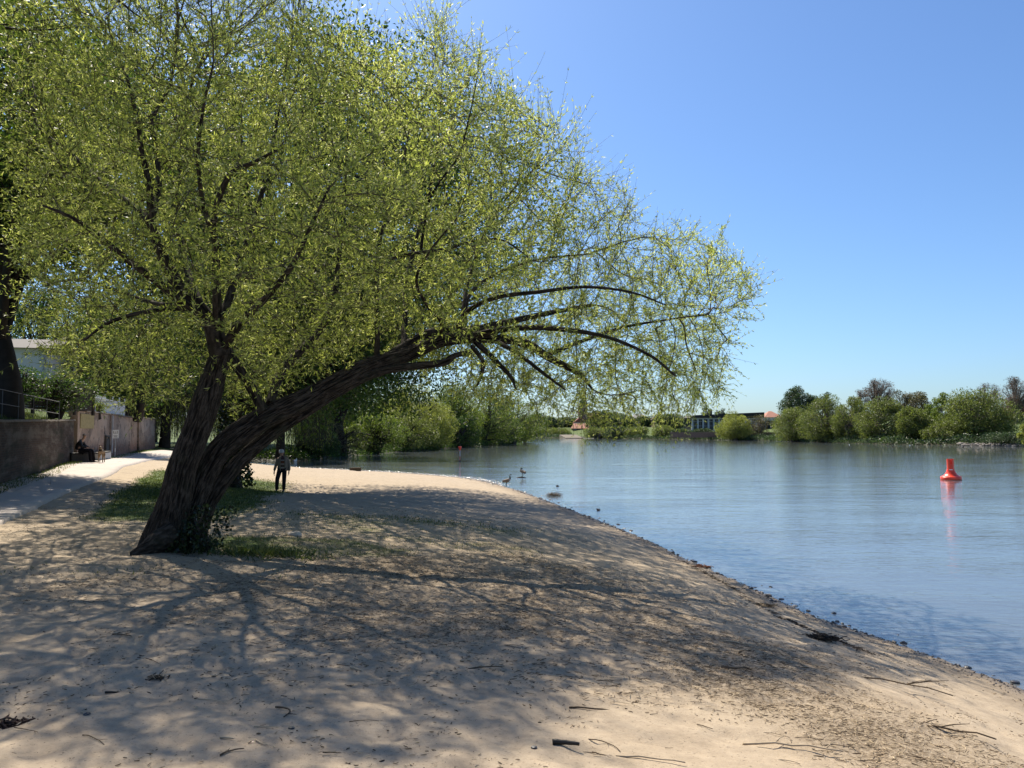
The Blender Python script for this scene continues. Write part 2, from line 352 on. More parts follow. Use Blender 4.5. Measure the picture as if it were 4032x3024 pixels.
# path: asphalt strip laid on the ground
def m_path():
    t = NT('pale_asphalt'); v = t.coord(); n = t.noise(v, 1.2, 5, .6); f = t.noise(v, 160, 3, .8)
    c = t.ramp(n, [(.3, (.44, .39, .35)), (.7, (.52, .465, .42))]); c = t.mix(t.fr(f, .35, .65, 0, .5), c, (.26, .23, .21))
    cr = t.n('ShaderNodeTexVoronoi'); cr.feature = 'DISTANCE_TO_EDGE'; cr.inputs['Scale'].default_value = .35; t.l(v, cr.inputs['Vector'])
    c = t.mix(t.fr(cr.outputs[0], .0, .006, .5, 0), c, (.08, .07, .06))
    return t.done(t.pbsdf(c, .85, .2, t.bump(f, .3, .004)).outputs[0])
def strip(name, rpts, width, mat, lift=.03, n=220, wob=.07, seed=0, cross=8):
    P_ = np.array(rpts, float); t_ = np.linspace(0, 1, n); s = np.r_[0, np.cumsum(np.hypot(*np.diff(P_[:, :2], axis=0).T))]; s /= s[-1]
    cx = np.interp(t_, s, P_[:, 0]); cy = np.interp(t_, s, P_[:, 1])
    for _ in range(14): cx[1:-1] = (cx[:-2] + cx[2:]) / 2 * .5 + cx[1:-1] * .5; cy[1:-1] = (cy[:-2] + cy[2:]) / 2 * .5 + cy[1:-1] * .5
    tx = np.gradient(cx); ty = np.gradient(cy); l = np.hypot(tx, ty); nxv = -ty / l; nyv = tx / l
    W = np.interp(t_, s, width) if np.ndim(width) else np.full(n, width)
    w0 = wob * fbm(cx * .8 + seed, cy * .8, 1.1, 4) * 2; V = []
    for k in range(cross + 1):
        f = k / cross; off = W * f + (w0 if k == 0 else (w0[::-1] if k == cross else 0)); x = cx + nxv * off; y = cy + nyv * off
        z = hbase(x, y) + lift + .012 * fbm(x * .7, y * .7, 4.4, 2)
        if k in (0, cross): z = z - .09
        V.append(np.stack([x, y, z], -1))
        if k in (0,): V[-1][:, 2] += 0
    V = [V[0]] + [np.stack([V[0][:, 0] + nxv * .02, V[0][:, 1] + nyv * .02, V[0][:, 2] + .09], -1)] + V[1:]
    V = np.stack(V, 1); m_ = V.shape[1]; ii = np.arange(n * m_).reshape(n, m_)
    Fq = np.stack([ii[:-1, :-1], ii[1:, :-1], ii[1:, 1:], ii[:-1, 1:]], -1).reshape(-1, 4)
    return link(name, npmesh(name, V.reshape(-1, 3), Fq), mat)
MP = m_path()
tag(strip('path', PATH_R, [2.4, 2.4, 2.45, 2.5, 2.5, 2.6, 2.8, 3.2, 3.2, 3.0], MP, .06, wob=.04), kind='structure')
_c0 = G(560, 1757, 1.5); _c1 = G(840, 1757, 1.5)
tag(strip('path', [(_c0[0] - 20, _c0[1] - 4, 0), (_c0[0], _c0[1] - 2.5, 0), (_c1[0], _c1[1] - 3, 0), (_c1[0] + 1, _c1[1] - 2, 0)], 3.2, MP, .05, n=60), kind='structure')

# ---------------------------------------------------------------- foliage builders
def leaves_mesh(name, p, d, L, Wd, rnd):
    """diamond leaves: p base, d direction, L length, Wd width (arrays)"""
    n = len(p); r = rng.normal(size=(n, 3)); s = np.cross(d, r); s /= np.linalg.norm(s, axis=1, keepdims=True) + 1e-9
    up = np.cross(s, d); L = np.broadcast_to(L, n)[:, None]; Wd = np.broadcast_to(Wd, n)[:, None]
    m = p + d * L * .45; bend = up * L * .12
    V = np.stack([p, m + s * Wd / 2 + bend * .5, p + d * L - bend, m - s * Wd / 2 + bend * .5], 1).reshape(-1, 3)
    return npmesh(name, V, np.arange(4 * n).reshape(n, 4), {'rnd': np.repeat(rnd, 4)})
def tubes_np(pts, rad, n=3):
    """pts (N,K,3), rad (N,K) -> V,F"""
    N, K, _ = pts.shape; t = pts[:, -1] - pts[:, 0]; t /= np.linalg.norm(t, axis=1, keepdims=True) + 1e-9
    a = np.where(np.abs(t[:, 2:3]) < .9, np.array([[0, 0, 1.]]), np.array([[1., 0, 0]])); u = np.cross(t, a); u /= np.linalg.norm(u, axis=1, keepdims=True); v = np.cross(t, u)
    ang = 2 * np.pi * np.arange(n) / n
    ring = u[:, None, None, :] * np.cos(ang)[None, None, :, None] + v[:, None, None, :] * np.sin(ang)[None, None, :, None]
    V = pts[:, :, None, :] + ring * rad[:, :, None, None]
    i = np.arange(N * K * n).reshape(N, K, n); a_ = i[:, :-1]; b_ = i[:, 1:]
    Fq = np.stack([a_, np.roll(a_, -1, 2), np.roll(b_, -1, 2), b_], -1).reshape(-1, 4)
    return V.reshape(-1, 3), Fq
def merge(parts):
    Vs = []; Fs = []; n = 0
    for V, Fq in parts: Vs.append(V); Fs.append(Fq + n); n += len(V)
    return np.concatenate(Vs), np.concatenate(Fs)
def unit(v): return v / (np.linalg.norm(v, axis=-1, keepdims=True) + 1e-9)
def catmull(pts, rad, per):
    pts = np.array(pts, float); rad = np.array(rad, float); Q = np.vstack([2 * pts[0] - pts[1], pts, 2 * pts[-1] - pts[-2]]); out = []; ro = []
    for i in range(len(pts) - 1):
        m = max(2, int(np.linalg.norm(pts[i + 1] - pts[i]) / per))
        for k in range(m):
            t = k / m; a, b, c, d = Q[i:i + 4]
            out.append(.5 * (2 * b + (c - a) * t + (2 * a - 5 * b + 4 * c - d) * t * t + (3 * b - a - 3 * c + d) * t ** 3)); ro.append(rad[i] * (1 - t) + rad[i + 1] * t)
    out.append(pts[-1]); ro.append(rad[-1]); return np.array(out), np.array(ro)
RIDGE = []
def limb_tube(pts, rad, n=20, furrow=.0, flare=None, per=.06, seed=0):
    """smooth tube with bark furrows running along it; returns V,F,path"""
    p, r = catmull(pts, rad, per); K = len(p); t = unit(np.gradient(p, axis=0)); u = np.cross(t[0], [0, 1, .1]); u /= np.linalg.norm(u); U = []
    for i in range(K): u = u - t[i] * (u @ t[i]); u /= np.linalg.norm(u); U.append(u.copy())
    U = np.array(U); Vv = np.cross(t, U); s = np.r_[0, np.cumsum(np.linalg.norm(np.diff(p, axis=0), axis=1))]
    a = 2 * np.pi * np.arange(n) / n; A, S = np.meshgrid(a, s); rr = np.repeat(r[:, None], n, 1)
    tw = A + .35 * S
    if furrow:
        k1 = 3.2; g = vnoise(np.cos(tw) * k1 * 1.6 + seed, np.sin(tw) * k1 * 1.6, S * 1.1); wq = tw + .5 * fbm(np.cos(A) * 2 + seed, np.sin(A) * 2, S * 2.2, 2) * 1.0; g2 = .65 * vnoise(np.cos(wq) * 17 * rr / .3 + seed, np.sin(wq) * 17 * rr / .3 + 9, S * 4.2) + .35 * vnoise(np.cos(A) * 30 * rr / .3 + seed, np.sin(A) * 30 * rr / .3 + 9, S * 14)
        ridge = 1 - np.abs(2 * g2 - 1); lump = fbm(np.cos(A) * .9 + seed, np.sin(A) * .9, S * .8, 2)
        rr = rr * (1 + lump * .28) + furrow * (ridge - .5) + furrow * .6 * (g - .5)
    if flare is not None: rr = rr * flare(A, S)
    RIDGE.append(np.r_[(ridge if furrow else .5 + 0 * rr).ravel(), .5])
    V = p[:, None] + (U[:, None] * np.cos(A)[..., None] + Vv[:, None] * np.sin(A)[..., None]) * rr[..., None]
    i = np.arange(K * n).reshape(K, n); Fq = np.stack([i[:-1], np.roll(i[:-1], -1, 1), np.roll(i[1:], -1, 1), i[1:]], -1).reshape(-1, 4)
    # close the tip
    V = V.reshape(-1, 3); V = np.vstack([V, p[-1:] + t[-1] * r[-1] * .5]); tip = len(V) - 1
    tri = np.stack([i[-1], np.roll(i[-1], -1), np.full(n, tip), np.full(n, tip)], -1)
    return V, Fq, tri[:, :3], p, r
def colonize(nodes, par, att, di=1.8, dk=.38, step=.24, iters=60, trop=(0, 0, .0), maxn=14000, jit=.12):
    """space colonization; nodes list (n,3), par list; returns arrays"""
    N = np.array(nodes, float); par = list(par); A = np.array(att, float)
    best = np.full(len(A), 1e9); bi = np.zeros(len(A), int)
    def upd(A, best, bi, new, off):
        for c in range(0, len(new), 512):
            q = new[c:c + 512]; D = ((A[:, None] - q[None]) ** 2).sum(-1); j = D.argmin(1); m = D[np.arange(len(A)), j]
            k = m < best; best[k] = m[k]; bi[k] = j[k] + off + c
    upd(A, best, bi, N, 0); trop = np.array(trop)
    for it in range(iters):
        keep = best > dk * dk; A, best, bi = A[keep], best[keep], bi[keep]
        if not len(A): break
        act = best < di * di
        if not act.any(): di *= 1.4; continue
        dirs = np.zeros((len(N), 3)); np.add.at(dirs, bi[act], unit(A[act] - N[bi[act]])); src = np.unique(bi[act])
        d = unit(dirs[src] + rng.normal(size=(len(src), 3)) * jit) 
        pv = np.array([N[s] - N[par[s]] if par[s] >= 0 else [0, 0, 0] for s in src]); d = unit(d + .55 * unit(pv) + trop)
        new = N[src] + d * step; off = len(N); N = np.vstack([N, new]); par += list(src)
        upd(A, best, bi, new, off)
        if len(N) > maxn: break
    return N, np.array(par)
def chains(N, par, r0n, tip=.0045, expo=2.3, first=0):
    """pipe-model radii and continuous polylines of grown nodes (index >= r0n)"""
    n = len(N); r = np.zeros(n); ch = [[] for _ in range(n)]
    for i in range(r0n, n): ch[par[i]].append(i)
    for i in range(n - 1, r0n - 1, -1):
        if not ch[i]: r[i] = tip
        else: r[i] = (sum(r[c] ** expo for c in ch[i])) ** (1 / expo)
    lines = []; starts = [(i, c) for i in range(n) for c in (ch[i] if i < r0n else sorted(ch[i], key=lambda c: -r[c])[1:])]
    for p0, c in starts:
        pl = [N[p0]]; rl = [r[c]]; k = c
        while True:
            pl.append(N[k]); rl.append(r[k])
            if not ch[k]: break
            k = max(ch[k], key=lambda q: r[q])
        lines.append((np.array(pl), np.array(rl)))
    return r, ch, lines
def inpoly(x, y, poly):
    ins = np.zeros(np.shape(x), bool); n = len(poly)
    for i in range(n):
        a, b = poly[i], poly[(i + 1) % n]; c = (a[1] > y) != (b[1] > y)
        ins ^= c & (x < (b[0] - a[0]) * (y - a[1]) / ((b[1] - a[1]) or 1e-9) + a[0])
    return ins

# ---------------------------------------------------------------- the leaning willow
def m_willowbark():
    t = NT('furrowed_willow_bark'); v = t.coord(); r_ = t.attr('ridge'); n = t.noise(v, 34, 6, .75, .8); n2 = t.noise(v, 2.4, 4)
    h = t.math('ADD', t.math('MULTIPLY', r_, .75), t.math('MULTIPLY', n, .45)); c = t.ramp(h, [(.42, (.005, .004, .003)), (.64, (.015, .011, .008)), (.82, (.036, .027, .019)), (.98, (.085, .066, .05))])
    c = t.mix(t.fr(n2, .54, .68, 0, .5), c, (.035, .038, .02)); return t.done(t.pbsdf(c, .9, .2, t.bump(h, .9, .025)).outputs[0])
M_bark = m_willowbark()
M_twig = m_plain('young_twig_bark', (.085, .07, .035), .8, .3)
M_wleaf = m_leaf('willow_leaf', [(0, (.08, .11, .02)), (.35, (.28, .33, .07)), (.7, (.48, .51, .15)), (1, (.70, .69, .36))], .6, .46, (1.15, 1.2, .85))
T0 = np.array([-5.05, 11.7, hz(-5.05, 11.7)])
def PP(l): return [P(a, b, c) for a, b, c in l]
TR = 1 / F
limbs = []
def limb(pix, wpx, **k): limbs.append((PP(pix), [w_ / 2 * p[2] / F * (.84 if p[0] > 1180 else .93) for w_, p in zip(wpx, pix)], k))
flA = lambda A, S: 1 + (.36 * np.exp(-S / .3) * (1 + .55 * np.maximum(0, np.cos(A - 2.6)) ** 2 + .25 * np.sin(3 * A + 1) + .15 * np.sin(5 * A)))
# left stem
limb([(640, 2200, 11.75), (655, 2090, 11.7), (690, 1960, 11.65), (716, 1840, 11.6), (770, 1700, 11.6), (810, 1580, 11.6), (840, 1480, 11.6), (872, 1390, 11.6)], [165, 150, 116, 108, 104, 104, 90, 80], n=150, furrow=.04, flare=flA, per=.03, seed=1)
# right stem: upper and lower half, grown together
limb([(705, 2190, 11.9), (725, 2080, 11.95), (768, 1960, 12.0), (818, 1845, 12.05), (872, 1764, 12.1), (961, 1694, 12.15), (1045, 1643, 12.2), (1154, 1592, 12.3), (1262, 1538, 12.5), (1364, 1487, 12.6), (1455, 1440, 12.8), (1603, 1397, 13.0), (1716, 1348, 13.2), (1829, 1330, 13.4), (1930, 1328, 13.6)], [120, 108, 86, 88, 94, 98, 90, 84, 78, 76, 66, 54, 50, 46, 38], n=140, furrow=.04, per=.03, seed=5)
limb([(735, 2195, 12.2), (770, 2090, 12.3), (822, 1980, 12.3), (885, 1885, 12.3), (943, 1815, 12.35), (1027, 1743, 12.4), (1110, 1682, 12.45), (1205, 1624, 12.5), (1330, 1546, 12.6), (1468, 1474, 12.7), (1581, 1447, 12.8), (1739, 1428, 13.0), (1790, 1400, 13.1), (1850, 1388, 13.2)], [105, 92, 64, 60, 54, 48, 44, 38, 32, 28, 27, 26, 20, 14], n=80, furrow=.03, per=.03, seed=9)
# root buttress to the left
limb([(690, 2085, 11.5), (630, 2125, 11.4), (580, 2160, 11.3), (520, 2192, 11.2)], [80, 92, 70, 34], n=40, furrow=.025, per=.04, seed=3)
limb([(760, 2060, 11.9), (790, 2130, 11.8), (825, 2190, 11.7)], [80, 62, 36], n=40, furrow=.025, per=.04, seed=4)
# second arm on top of the bend
limb([(1500, 1425, 12.9), (1580, 1375, 13.1), (1680, 1318, 13.3), (1780, 1298, 13.6), (1870, 1296, 13.9), (1990, 1270, 14.2), (2150, 1235, 14.6), (2330, 1200, 14.9)], [50, 48, 44, 38, 34, 28, 22, 12], n=24, furrow=.02)
# continuing boughs to the right
limb([(1900, 1330, 13.6), (1988, 1337, 13.7), (2078, 1356, 13.8), (2168, 1412, 13.9), (2281, 1474, 14), (2330, 1530, 14)], [46, 42, 38, 32, 22, 8], n=20, furrow=.015)
limb([(1850, 1325, 13.5), (1965, 1300, 13.2), (2100, 1290, 12.9), (2240, 1300, 12.6), (2400, 1330, 12.4), (2560, 1400, 12.3), (2660, 1480, 12.3)], [34, 28, 25, 20, 16, 12, 7], n=16, furrow=.01)
limb([(1875, 1349, 13.4), (1940, 1410, 13.2), (2010, 1482, 13.1), (2030, 1530, 13)], [30, 26, 18, 6], n=16, furrow=.01)
limb([(1860, 1365, 13.3), (1900, 1420, 13.0), (1897, 1466, 12.9), (1879, 1518, 12.9)], [22, 20, 18, 8], n=14, furrow=.01)
limb([(1940, 1335, 13.5), (2050, 1400, 13.0), (2140, 1470, 12.8), (2227, 1536, 12.7)], [22, 18, 14, 6], n=14, furrow=.01)
limb([(2150, 1400, 13.9), (2300, 1340, 14.2), (2450, 1290, 14.4), (2620, 1260, 14.5), (2760, 1240, 14.6)], [22, 17, 13, 9, 5], n=12, furrow=.005)
limb([(1790, 1300, 13.6), (1850, 1220, 13.2), (1960, 1170, 12.8), (2120, 1150, 12.5), (2300, 1130, 12.4), (2480, 1150, 12.3), (2620, 1200, 12.3)], [28, 24, 21, 18, 14, 10, 5], n=12, furrow=.005)
limb([(1820, 1330, 13.5), (1830, 1260, 13.8), (1850, 1160, 14.2), (1950, 1080, 14.6), (2130, 1020, 15), (2330, 1000, 15.3)], [26, 22, 18, 14, 10, 5], n=12, furrow=.005)
# upright shoots from the limb
limb([(1484, 1420, 12.9), (1486, 1300, 12.9), (1484, 1180, 12.9), (1484, 1050, 12.9), (1500, 930, 13), (1540, 780, 13.1), (1590, 620, 13.2), (1620, 470, 13.3)], [30, 24, 21, 19, 16, 13, 10, 5], n=14, furrow=.008)
limb([(1484, 1062, 12.9), (1554, 1015, 12.7), (1656, 994, 12.5), (1759, 980, 12.4), (1861, 951, 12.3), (1974, 945, 12.2), (2080, 1010, 12.1)], [20, 18, 17, 14, 12, 9, 5], n=12, furrow=.006)
limb([(1656, 994, 12.5), (1672, 880, 12.4), (1690, 789, 12.3), (1750, 690, 12.2), (1810, 605, 12.1), (1850, 450, 12), (1880, 300, 12)], [15, 13, 12, 10, 8, 6, 4], n=10)
limb([(1735, 1345, 13.3), (1738, 1268, 13.0), (1680, 1200, 12.6), (1640, 1100, 12.1), (1700, 980, 11.7), (1800, 860, 11.4)], [24, 20, 16, 13, 10, 6], n=12, furrow=.006)
limb([(1822, 1310, 13.4), (1826, 1200, 13.9), (1860, 1050, 14.5), (1920, 900, 15), (2010, 760, 15.3), (2120, 650, 15.5)], [22, 18, 15, 12, 9, 5], n=12, furrow=.006)
limb([(1590, 1390, 13.0), (1594, 1268, 13.6), (1600, 1120, 14.2), (1640, 940, 14.8), (1690, 760, 15.2), (1720, 600, 15.4)], [34, 26, 21, 16, 12, 6], n=14, furrow=.01)
limb([(1063, 1590, 12.1), (1093, 1500, 12.4), (1140, 1430, 12.6), (1196, 1369, 12.8), (1260, 1300, 13.1), (1310, 1200, 13.4), (1330, 1050, 13.7), (1350, 880, 14), (1360, 700, 14.2), (1370, 500, 14.3)], [36, 38, 36, 33, 30, 26, 22, 18, 12, 6], n=18, furrow=.01)
limb([(1040, 1620, 12.1), (985, 1520, 12.1), (906, 1399, 12.1), (862, 1310, 12.2), (900, 1180, 12.6), (950, 1020, 13.0), (1010, 840, 13.4), (1060, 640, 13.8), (1100, 430, 14)], [44, 42, 40, 38, 34, 28, 22, 15, 8], n=20, furrow=.012)
# left stem crown
limb([(872, 1400, 11.6), (832, 1280, 11.5), (765, 1190, 11.4), (705, 1130, 11.3), (655, 1040, 11.2), (633, 995, 11.1), (597, 886, 11.0), (588, 741, 10.9), (560, 600, 10.8), (540, 470, 10.7), (500, 300, 10.6)], [98, 66, 58, 52, 46, 42, 36, 24, 20, 14, 8], n=24, furrow=.015)
limb([(597, 886, 11.0), (618, 780, 11.4), (626, 700, 11.7), (610, 560, 12), (600, 470, 12.1), (670, 330, 12.3), (700, 150, 12.5)], [28, 25, 22, 18, 16, 12, 6], n=14, furrow=.008)
limb([(800, 1235, 11.5), (723, 1193, 11.2), (620, 1110, 10.9), (506, 1025, 10.6), (389, 931, 10.3), (289, 859, 10.1), (170, 810, 9.9)], [40, 36, 32, 27, 21, 15, 7], n=16, furrow=.01)
limb([(605, 905, 11.0), (560, 840, 11.3), (480, 780, 11.7), (407, 723, 12.0), (307, 633, 12.4), (230, 570, 12.7), (150, 500, 13)], [30, 28, 25, 22, 18, 13, 6], n=14, furrow=.008)
limb([(860, 1360, 11.6), (855, 1180, 11.3), (850, 1000, 11.0), (845, 850, 10.7), (904, 690, 10.5), (1000, 640, 10.3), (1090, 590, 10.2)], [44, 36, 30, 26, 22, 17, 8], n=16, furrow=.01)
limb([(850, 960, 11.0), (800, 800, 10.4), (780, 620, 9.9), (800, 430, 9.6), (840, 250, 9.4)], [24, 20, 16, 12, 7], n=12, furrow=.006)
limb([(852, 1300, 11.6), (780, 1180, 12.3), (720, 1000, 13), (700, 800, 13.6), (720, 560, 14.1), (760, 300, 14.4)], [40, 32, 27, 21, 15, 7], n=14, furrow=.01)
limb([(872, 1385, 11.6), (940, 1280, 11.2), (1040, 1180, 10.8), (1140, 1060, 10.4), (1220, 900, 10.1), (1300, 730, 10)], [42, 34, 27, 22, 16, 8], n=14, furrow=.01)
limb([(780, 1215, 11.5), (680, 1215, 11.2), (560, 1230, 10.9), (430, 1270, 10.7), (330, 1340, 10.6)], [26, 22, 18, 13, 6], n=12, furrow=.006)
limb([(740, 1165, 11.4), (660, 1200, 12), (560, 1180, 12.6), (450, 1140, 13), (330, 1100, 13.3)], [24, 20, 16, 12, 6], n=12, furrow=.006)

tree = thing('willow_tree', 'big old willow with furrowed leaning trunks and yellow green spring leaves on the sand', 'tree', tuple(T0))
Vs = []; Qs = []; Ts = []; n0 = 0; seeds = []
for pts, rad, kw in limbs:
    V, Q, T, p, r = limb_tube(pts, rad, **kw); Vs.append(V); Qs.append(Q + n0); Ts.append(T + n0); n0 += len(V)
    seeds.append((p, r))
tm = npmesh('trunk', np.concatenate(Vs) - T0, [np.concatenate(Qs), np.concatenate(Ts)], {'ridge': np.concatenate(RIDGE)})
link('trunk', tm, M_bark, tree, smooth=True)
# grow the crown
CRP = [(1330, -30), (1420, 110), (1515, 95), (1540, 190), (1700, 200), (1775, 60), (1835, -10), (1880, 30), (1850, 110), (1985, 170), (2040, 250), (2050, 350), (2150, 345), (2180, 395), (2270, 450), (2360, 530), (2400, 620), (2570, 730), (2660, 850), (2840, 890), (2910, 1020), (2965, 1150), (2900, 1310), (2870, 1420), (2840, 1560), (2740, 1560), (2660, 1640), (2540, 1600), (2420, 1680), (2330, 1640), (2260, 1710), (2180, 1620), (2080, 1620), (1980, 1590), (1850, 1600), (1760, 1530), (1640, 1500), (1560, 1330), (1400, 1390), (1250, 1470), (1150, 1530), (1060, 1620), (930, 1640), (880, 1550), (760, 1450), (700, 1560), (560, 1600), (420, 1590), (300, 1500), (180, 1440), (80, 1200), (40, 900), (60, 600), (0, 300), (50, -100), (300, -420), (700, -560), (1050, -430), (1220, -200)]
CRP = [(x - 95, y + 45) if (x > 1280 and y < 900) else (x, y) for x, y in CRP]
def crown_pts(n, poly=None):
    CRP_ = poly or CRP; out = []; pa = np.array(CRP_, float)
    while len(out) < n:
        x = rng.uniform(0, 2980, 4000); y = rng.uniform(-560, 1720, 4000); k = inpoly(x, y, CRP_); x = x[k]; y = y[k]
        d = np.full(len(x), 1e9)
        for i in range(len(pa)):
            a = pa[i]; b = pa[(i + 1) % len(pa)]; e = b - a; t = np.clip(((x - a[0]) * e[0] + (y - a[1]) * e[1]) / (e @ e), 0, 1); d = np.minimum(d, np.hypot(x - a[0] - t * e[0], y - a[1] - t * e[1]))
        k2 = sstep(1100, 2500, x); yc = 13.6 + 2.5 * k2; Hm = 4.8 * (1 - k2) + 4.6 * k2; q = np.clip(d / 620, 0, 1); ht = Hm * np.sqrt(1 - (1 - q) ** 2) + .15
        Yd = yc + ht * rng.uniform(-1, 1, len(x))
        # thinner inside
        keep = rng.random(len(x)) < np.where(y > 1250, .75, 1.0) * np.where((np.abs(Yd - yc) < ht * .55) & (d > 250), .55, 1)
        for a, b, c in zip(x[keep], y[keep], Yd[keep]):
            q_ = P(a, b, c)
            if q_[2] > 2.3: out.append(q_)
    return np.array(out[:n])
nodes = []; par = []
for p, r in seeds:
    st = max(1, int(.22 / (np.linalg.norm(p[1] - p[0]) + 1e-6)))
    sel = [i for i in range(0, len(p), st) if r[i] < .19]
    for k, i in enumerate(sel): nodes.append(p[i]); par.append(len(nodes) - 2 if k else -1)
nodes = np.array(nodes); r0n = len(nodes)
N_, par_ = colonize(nodes, par, np.vstack([crown_pts(8600), crown_pts(1100, [(1850, 1330), (2200, 1180), (2600, 1220), (2860, 1300), (2840, 1540), (2660, 1620), (2400, 1640), (2100, 1590), (1900, 1540)])]), di=1.5, dk=.27, step=.20, iters=60, trop=(.0, 0, .06), maxn=26000)
rr_, ch_, lines = chains(N_, par_, r0n, tip=.0042, expo=2.35)
parts = []
from collections import defaultdict
byK = defaultdict(list)
for pl, rl in lines: byK[len(pl)].append((pl, rl))
for K, L_ in byK.items():
    parts.append(tubes_np(np.array([a for a, b in L_]), np.array([np.minimum(b, .06) for a, b in L_]), 5))
# shoots
gi = np.arange(r0n, N_.shape[0]); thin = gi[rr_[gi] < .014]
pdir = unit(N_[thin] - N_[par_[thin]])
rep = 2 + (rng.random(len(thin)) < .35).astype(int); src = np.repeat(np.arange(len(thin)), rep)
base = N_[thin][src]; d0 = pdir[src]; NS = len(base)
right = sstep(-1.5, 3, base[:, 0]); low = 1 - sstep(3.4, 5.0, base[:, 2])
side = unit(rng.normal(size=(NS, 3))); d1 = unit(d0 * .9 + side * .75 + np.array([0, 0, .35]) * (1 - low * right)[:, None] + np.array([0, 0, -.9]) * (low * right * rng.random(NS))[:, None])
Ls = rng.uniform(.22, .62, NS) * np.where(rng.random(NS) < .12, 1.7, 1) * (1 + .35 * (base[:, 2] > 8)); K = 6; tt = np.linspace(0, 1, K)
curve = unit(rng.normal(size=(NS, 3)))
sp = base[:, None] + d1[:, None] * (tt[None, :, None] * Ls[:, None, None]) + (curve[:, None] * .16 + np.array([0, 0, 1.]) * (.10 - .42 * low * right)[:, None, None]) * (tt[None, :, None] ** 2 * Ls[:, None, None])
rad = (.0036 * (1 - .6 * tt))[None] * np.ones((NS, 1))
parts.append(tubes_np(sp, rad, 3))
bv, bf = merge(parts)
link('branches', npmesh('branches', bv - T0, bf), M_twig, tree, smooth=True)
# leaves: small tufts along each shoot
NC = 6; tc = (np.arange(NC) + .6) / NC; NL = 5
seg = np.clip((tc * (K - 1)).astype(int), 0, K - 2); ft = tc * (K - 1) - seg
cp = sp[:, seg] * (1 - ft)[None, :, None] + sp[:, seg + 1] * ft[None, :, None]
cdir = unit(sp[:, seg + 1] - sp[:, seg])
cp = np.repeat(cp.reshape(-1, 3), NL, 0); cdir = np.repeat(cdir.reshape(-1, 3), NL, 0)
dens = 1.05 * np.repeat(np.repeat(.50 - .02 * right - .12 * sstep(7, 10, base[:, 2]), NC), NL); lumpy = fbm(cp[:, 0] * .75, cp[:, 1] * .75, cp[:, 2] * .75, 3) * 2.4; kp = rng.random(len(cp)) < dens * np.clip(1 + lumpy, .35, 1.3); cp = cp[kp]; cdir = cdir[kp]
ld = unit(cdir * .95 + unit(rng.normal(size=cp.shape)) * .8 + [0, 0, -.08]); nL = len(cp)
lr = np.clip(rng.beta(1.5, 1.5, nL) * .85 + .25 * (fbm(cp[:, 0] * .8, cp[:, 1] * .8, cp[:, 2] * .8, 2) + .4), 0, 1)
link('crown', leaves_mesh('crown', cp - T0, ld, rng.uniform(.05, .105, nL), rng.uniform(.012, .019, nL), lr), M_wleaf, tree)
print('willow', len(N_), NS, nL)
# ivy at the foot
M_ivy = m_leaf('ivy_leaf', [(0, (.008, .014, .005)), (.6, (.018, .032, .010)), (1, (.05, .07, .02))], .2, .35)
n = 1500; a = rng.uniform(0, 2 * np.pi, n); hgt = rng.uniform(0, 1, n) ** 1.5 * .62
cx = T0[0] + .42 + .55 * hgt + np.cos(a) * (.30 - .1 * hgt) + rng.normal(size=n) * .06; cy = T0[1] + .1 + np.sin(a) * .45 + rng.normal(size=n) * .06
k = (cy < T0[1] + .25); cx, cy, hh = cx[k], cy[k], hgt[k]; pz = T0[2] + hh + .03
pp = np.stack([cx, cy, pz], -1); link('ivy', leaves_mesh('ivy', pp - T0, unit(rng.normal(size=pp.shape) + [0, -.5, -.2]), rng.uniform(.035, .07, len(pp)), rng.uniform(.03, .055, len(pp)), rng.random(len(pp))), M_ivy, tree)

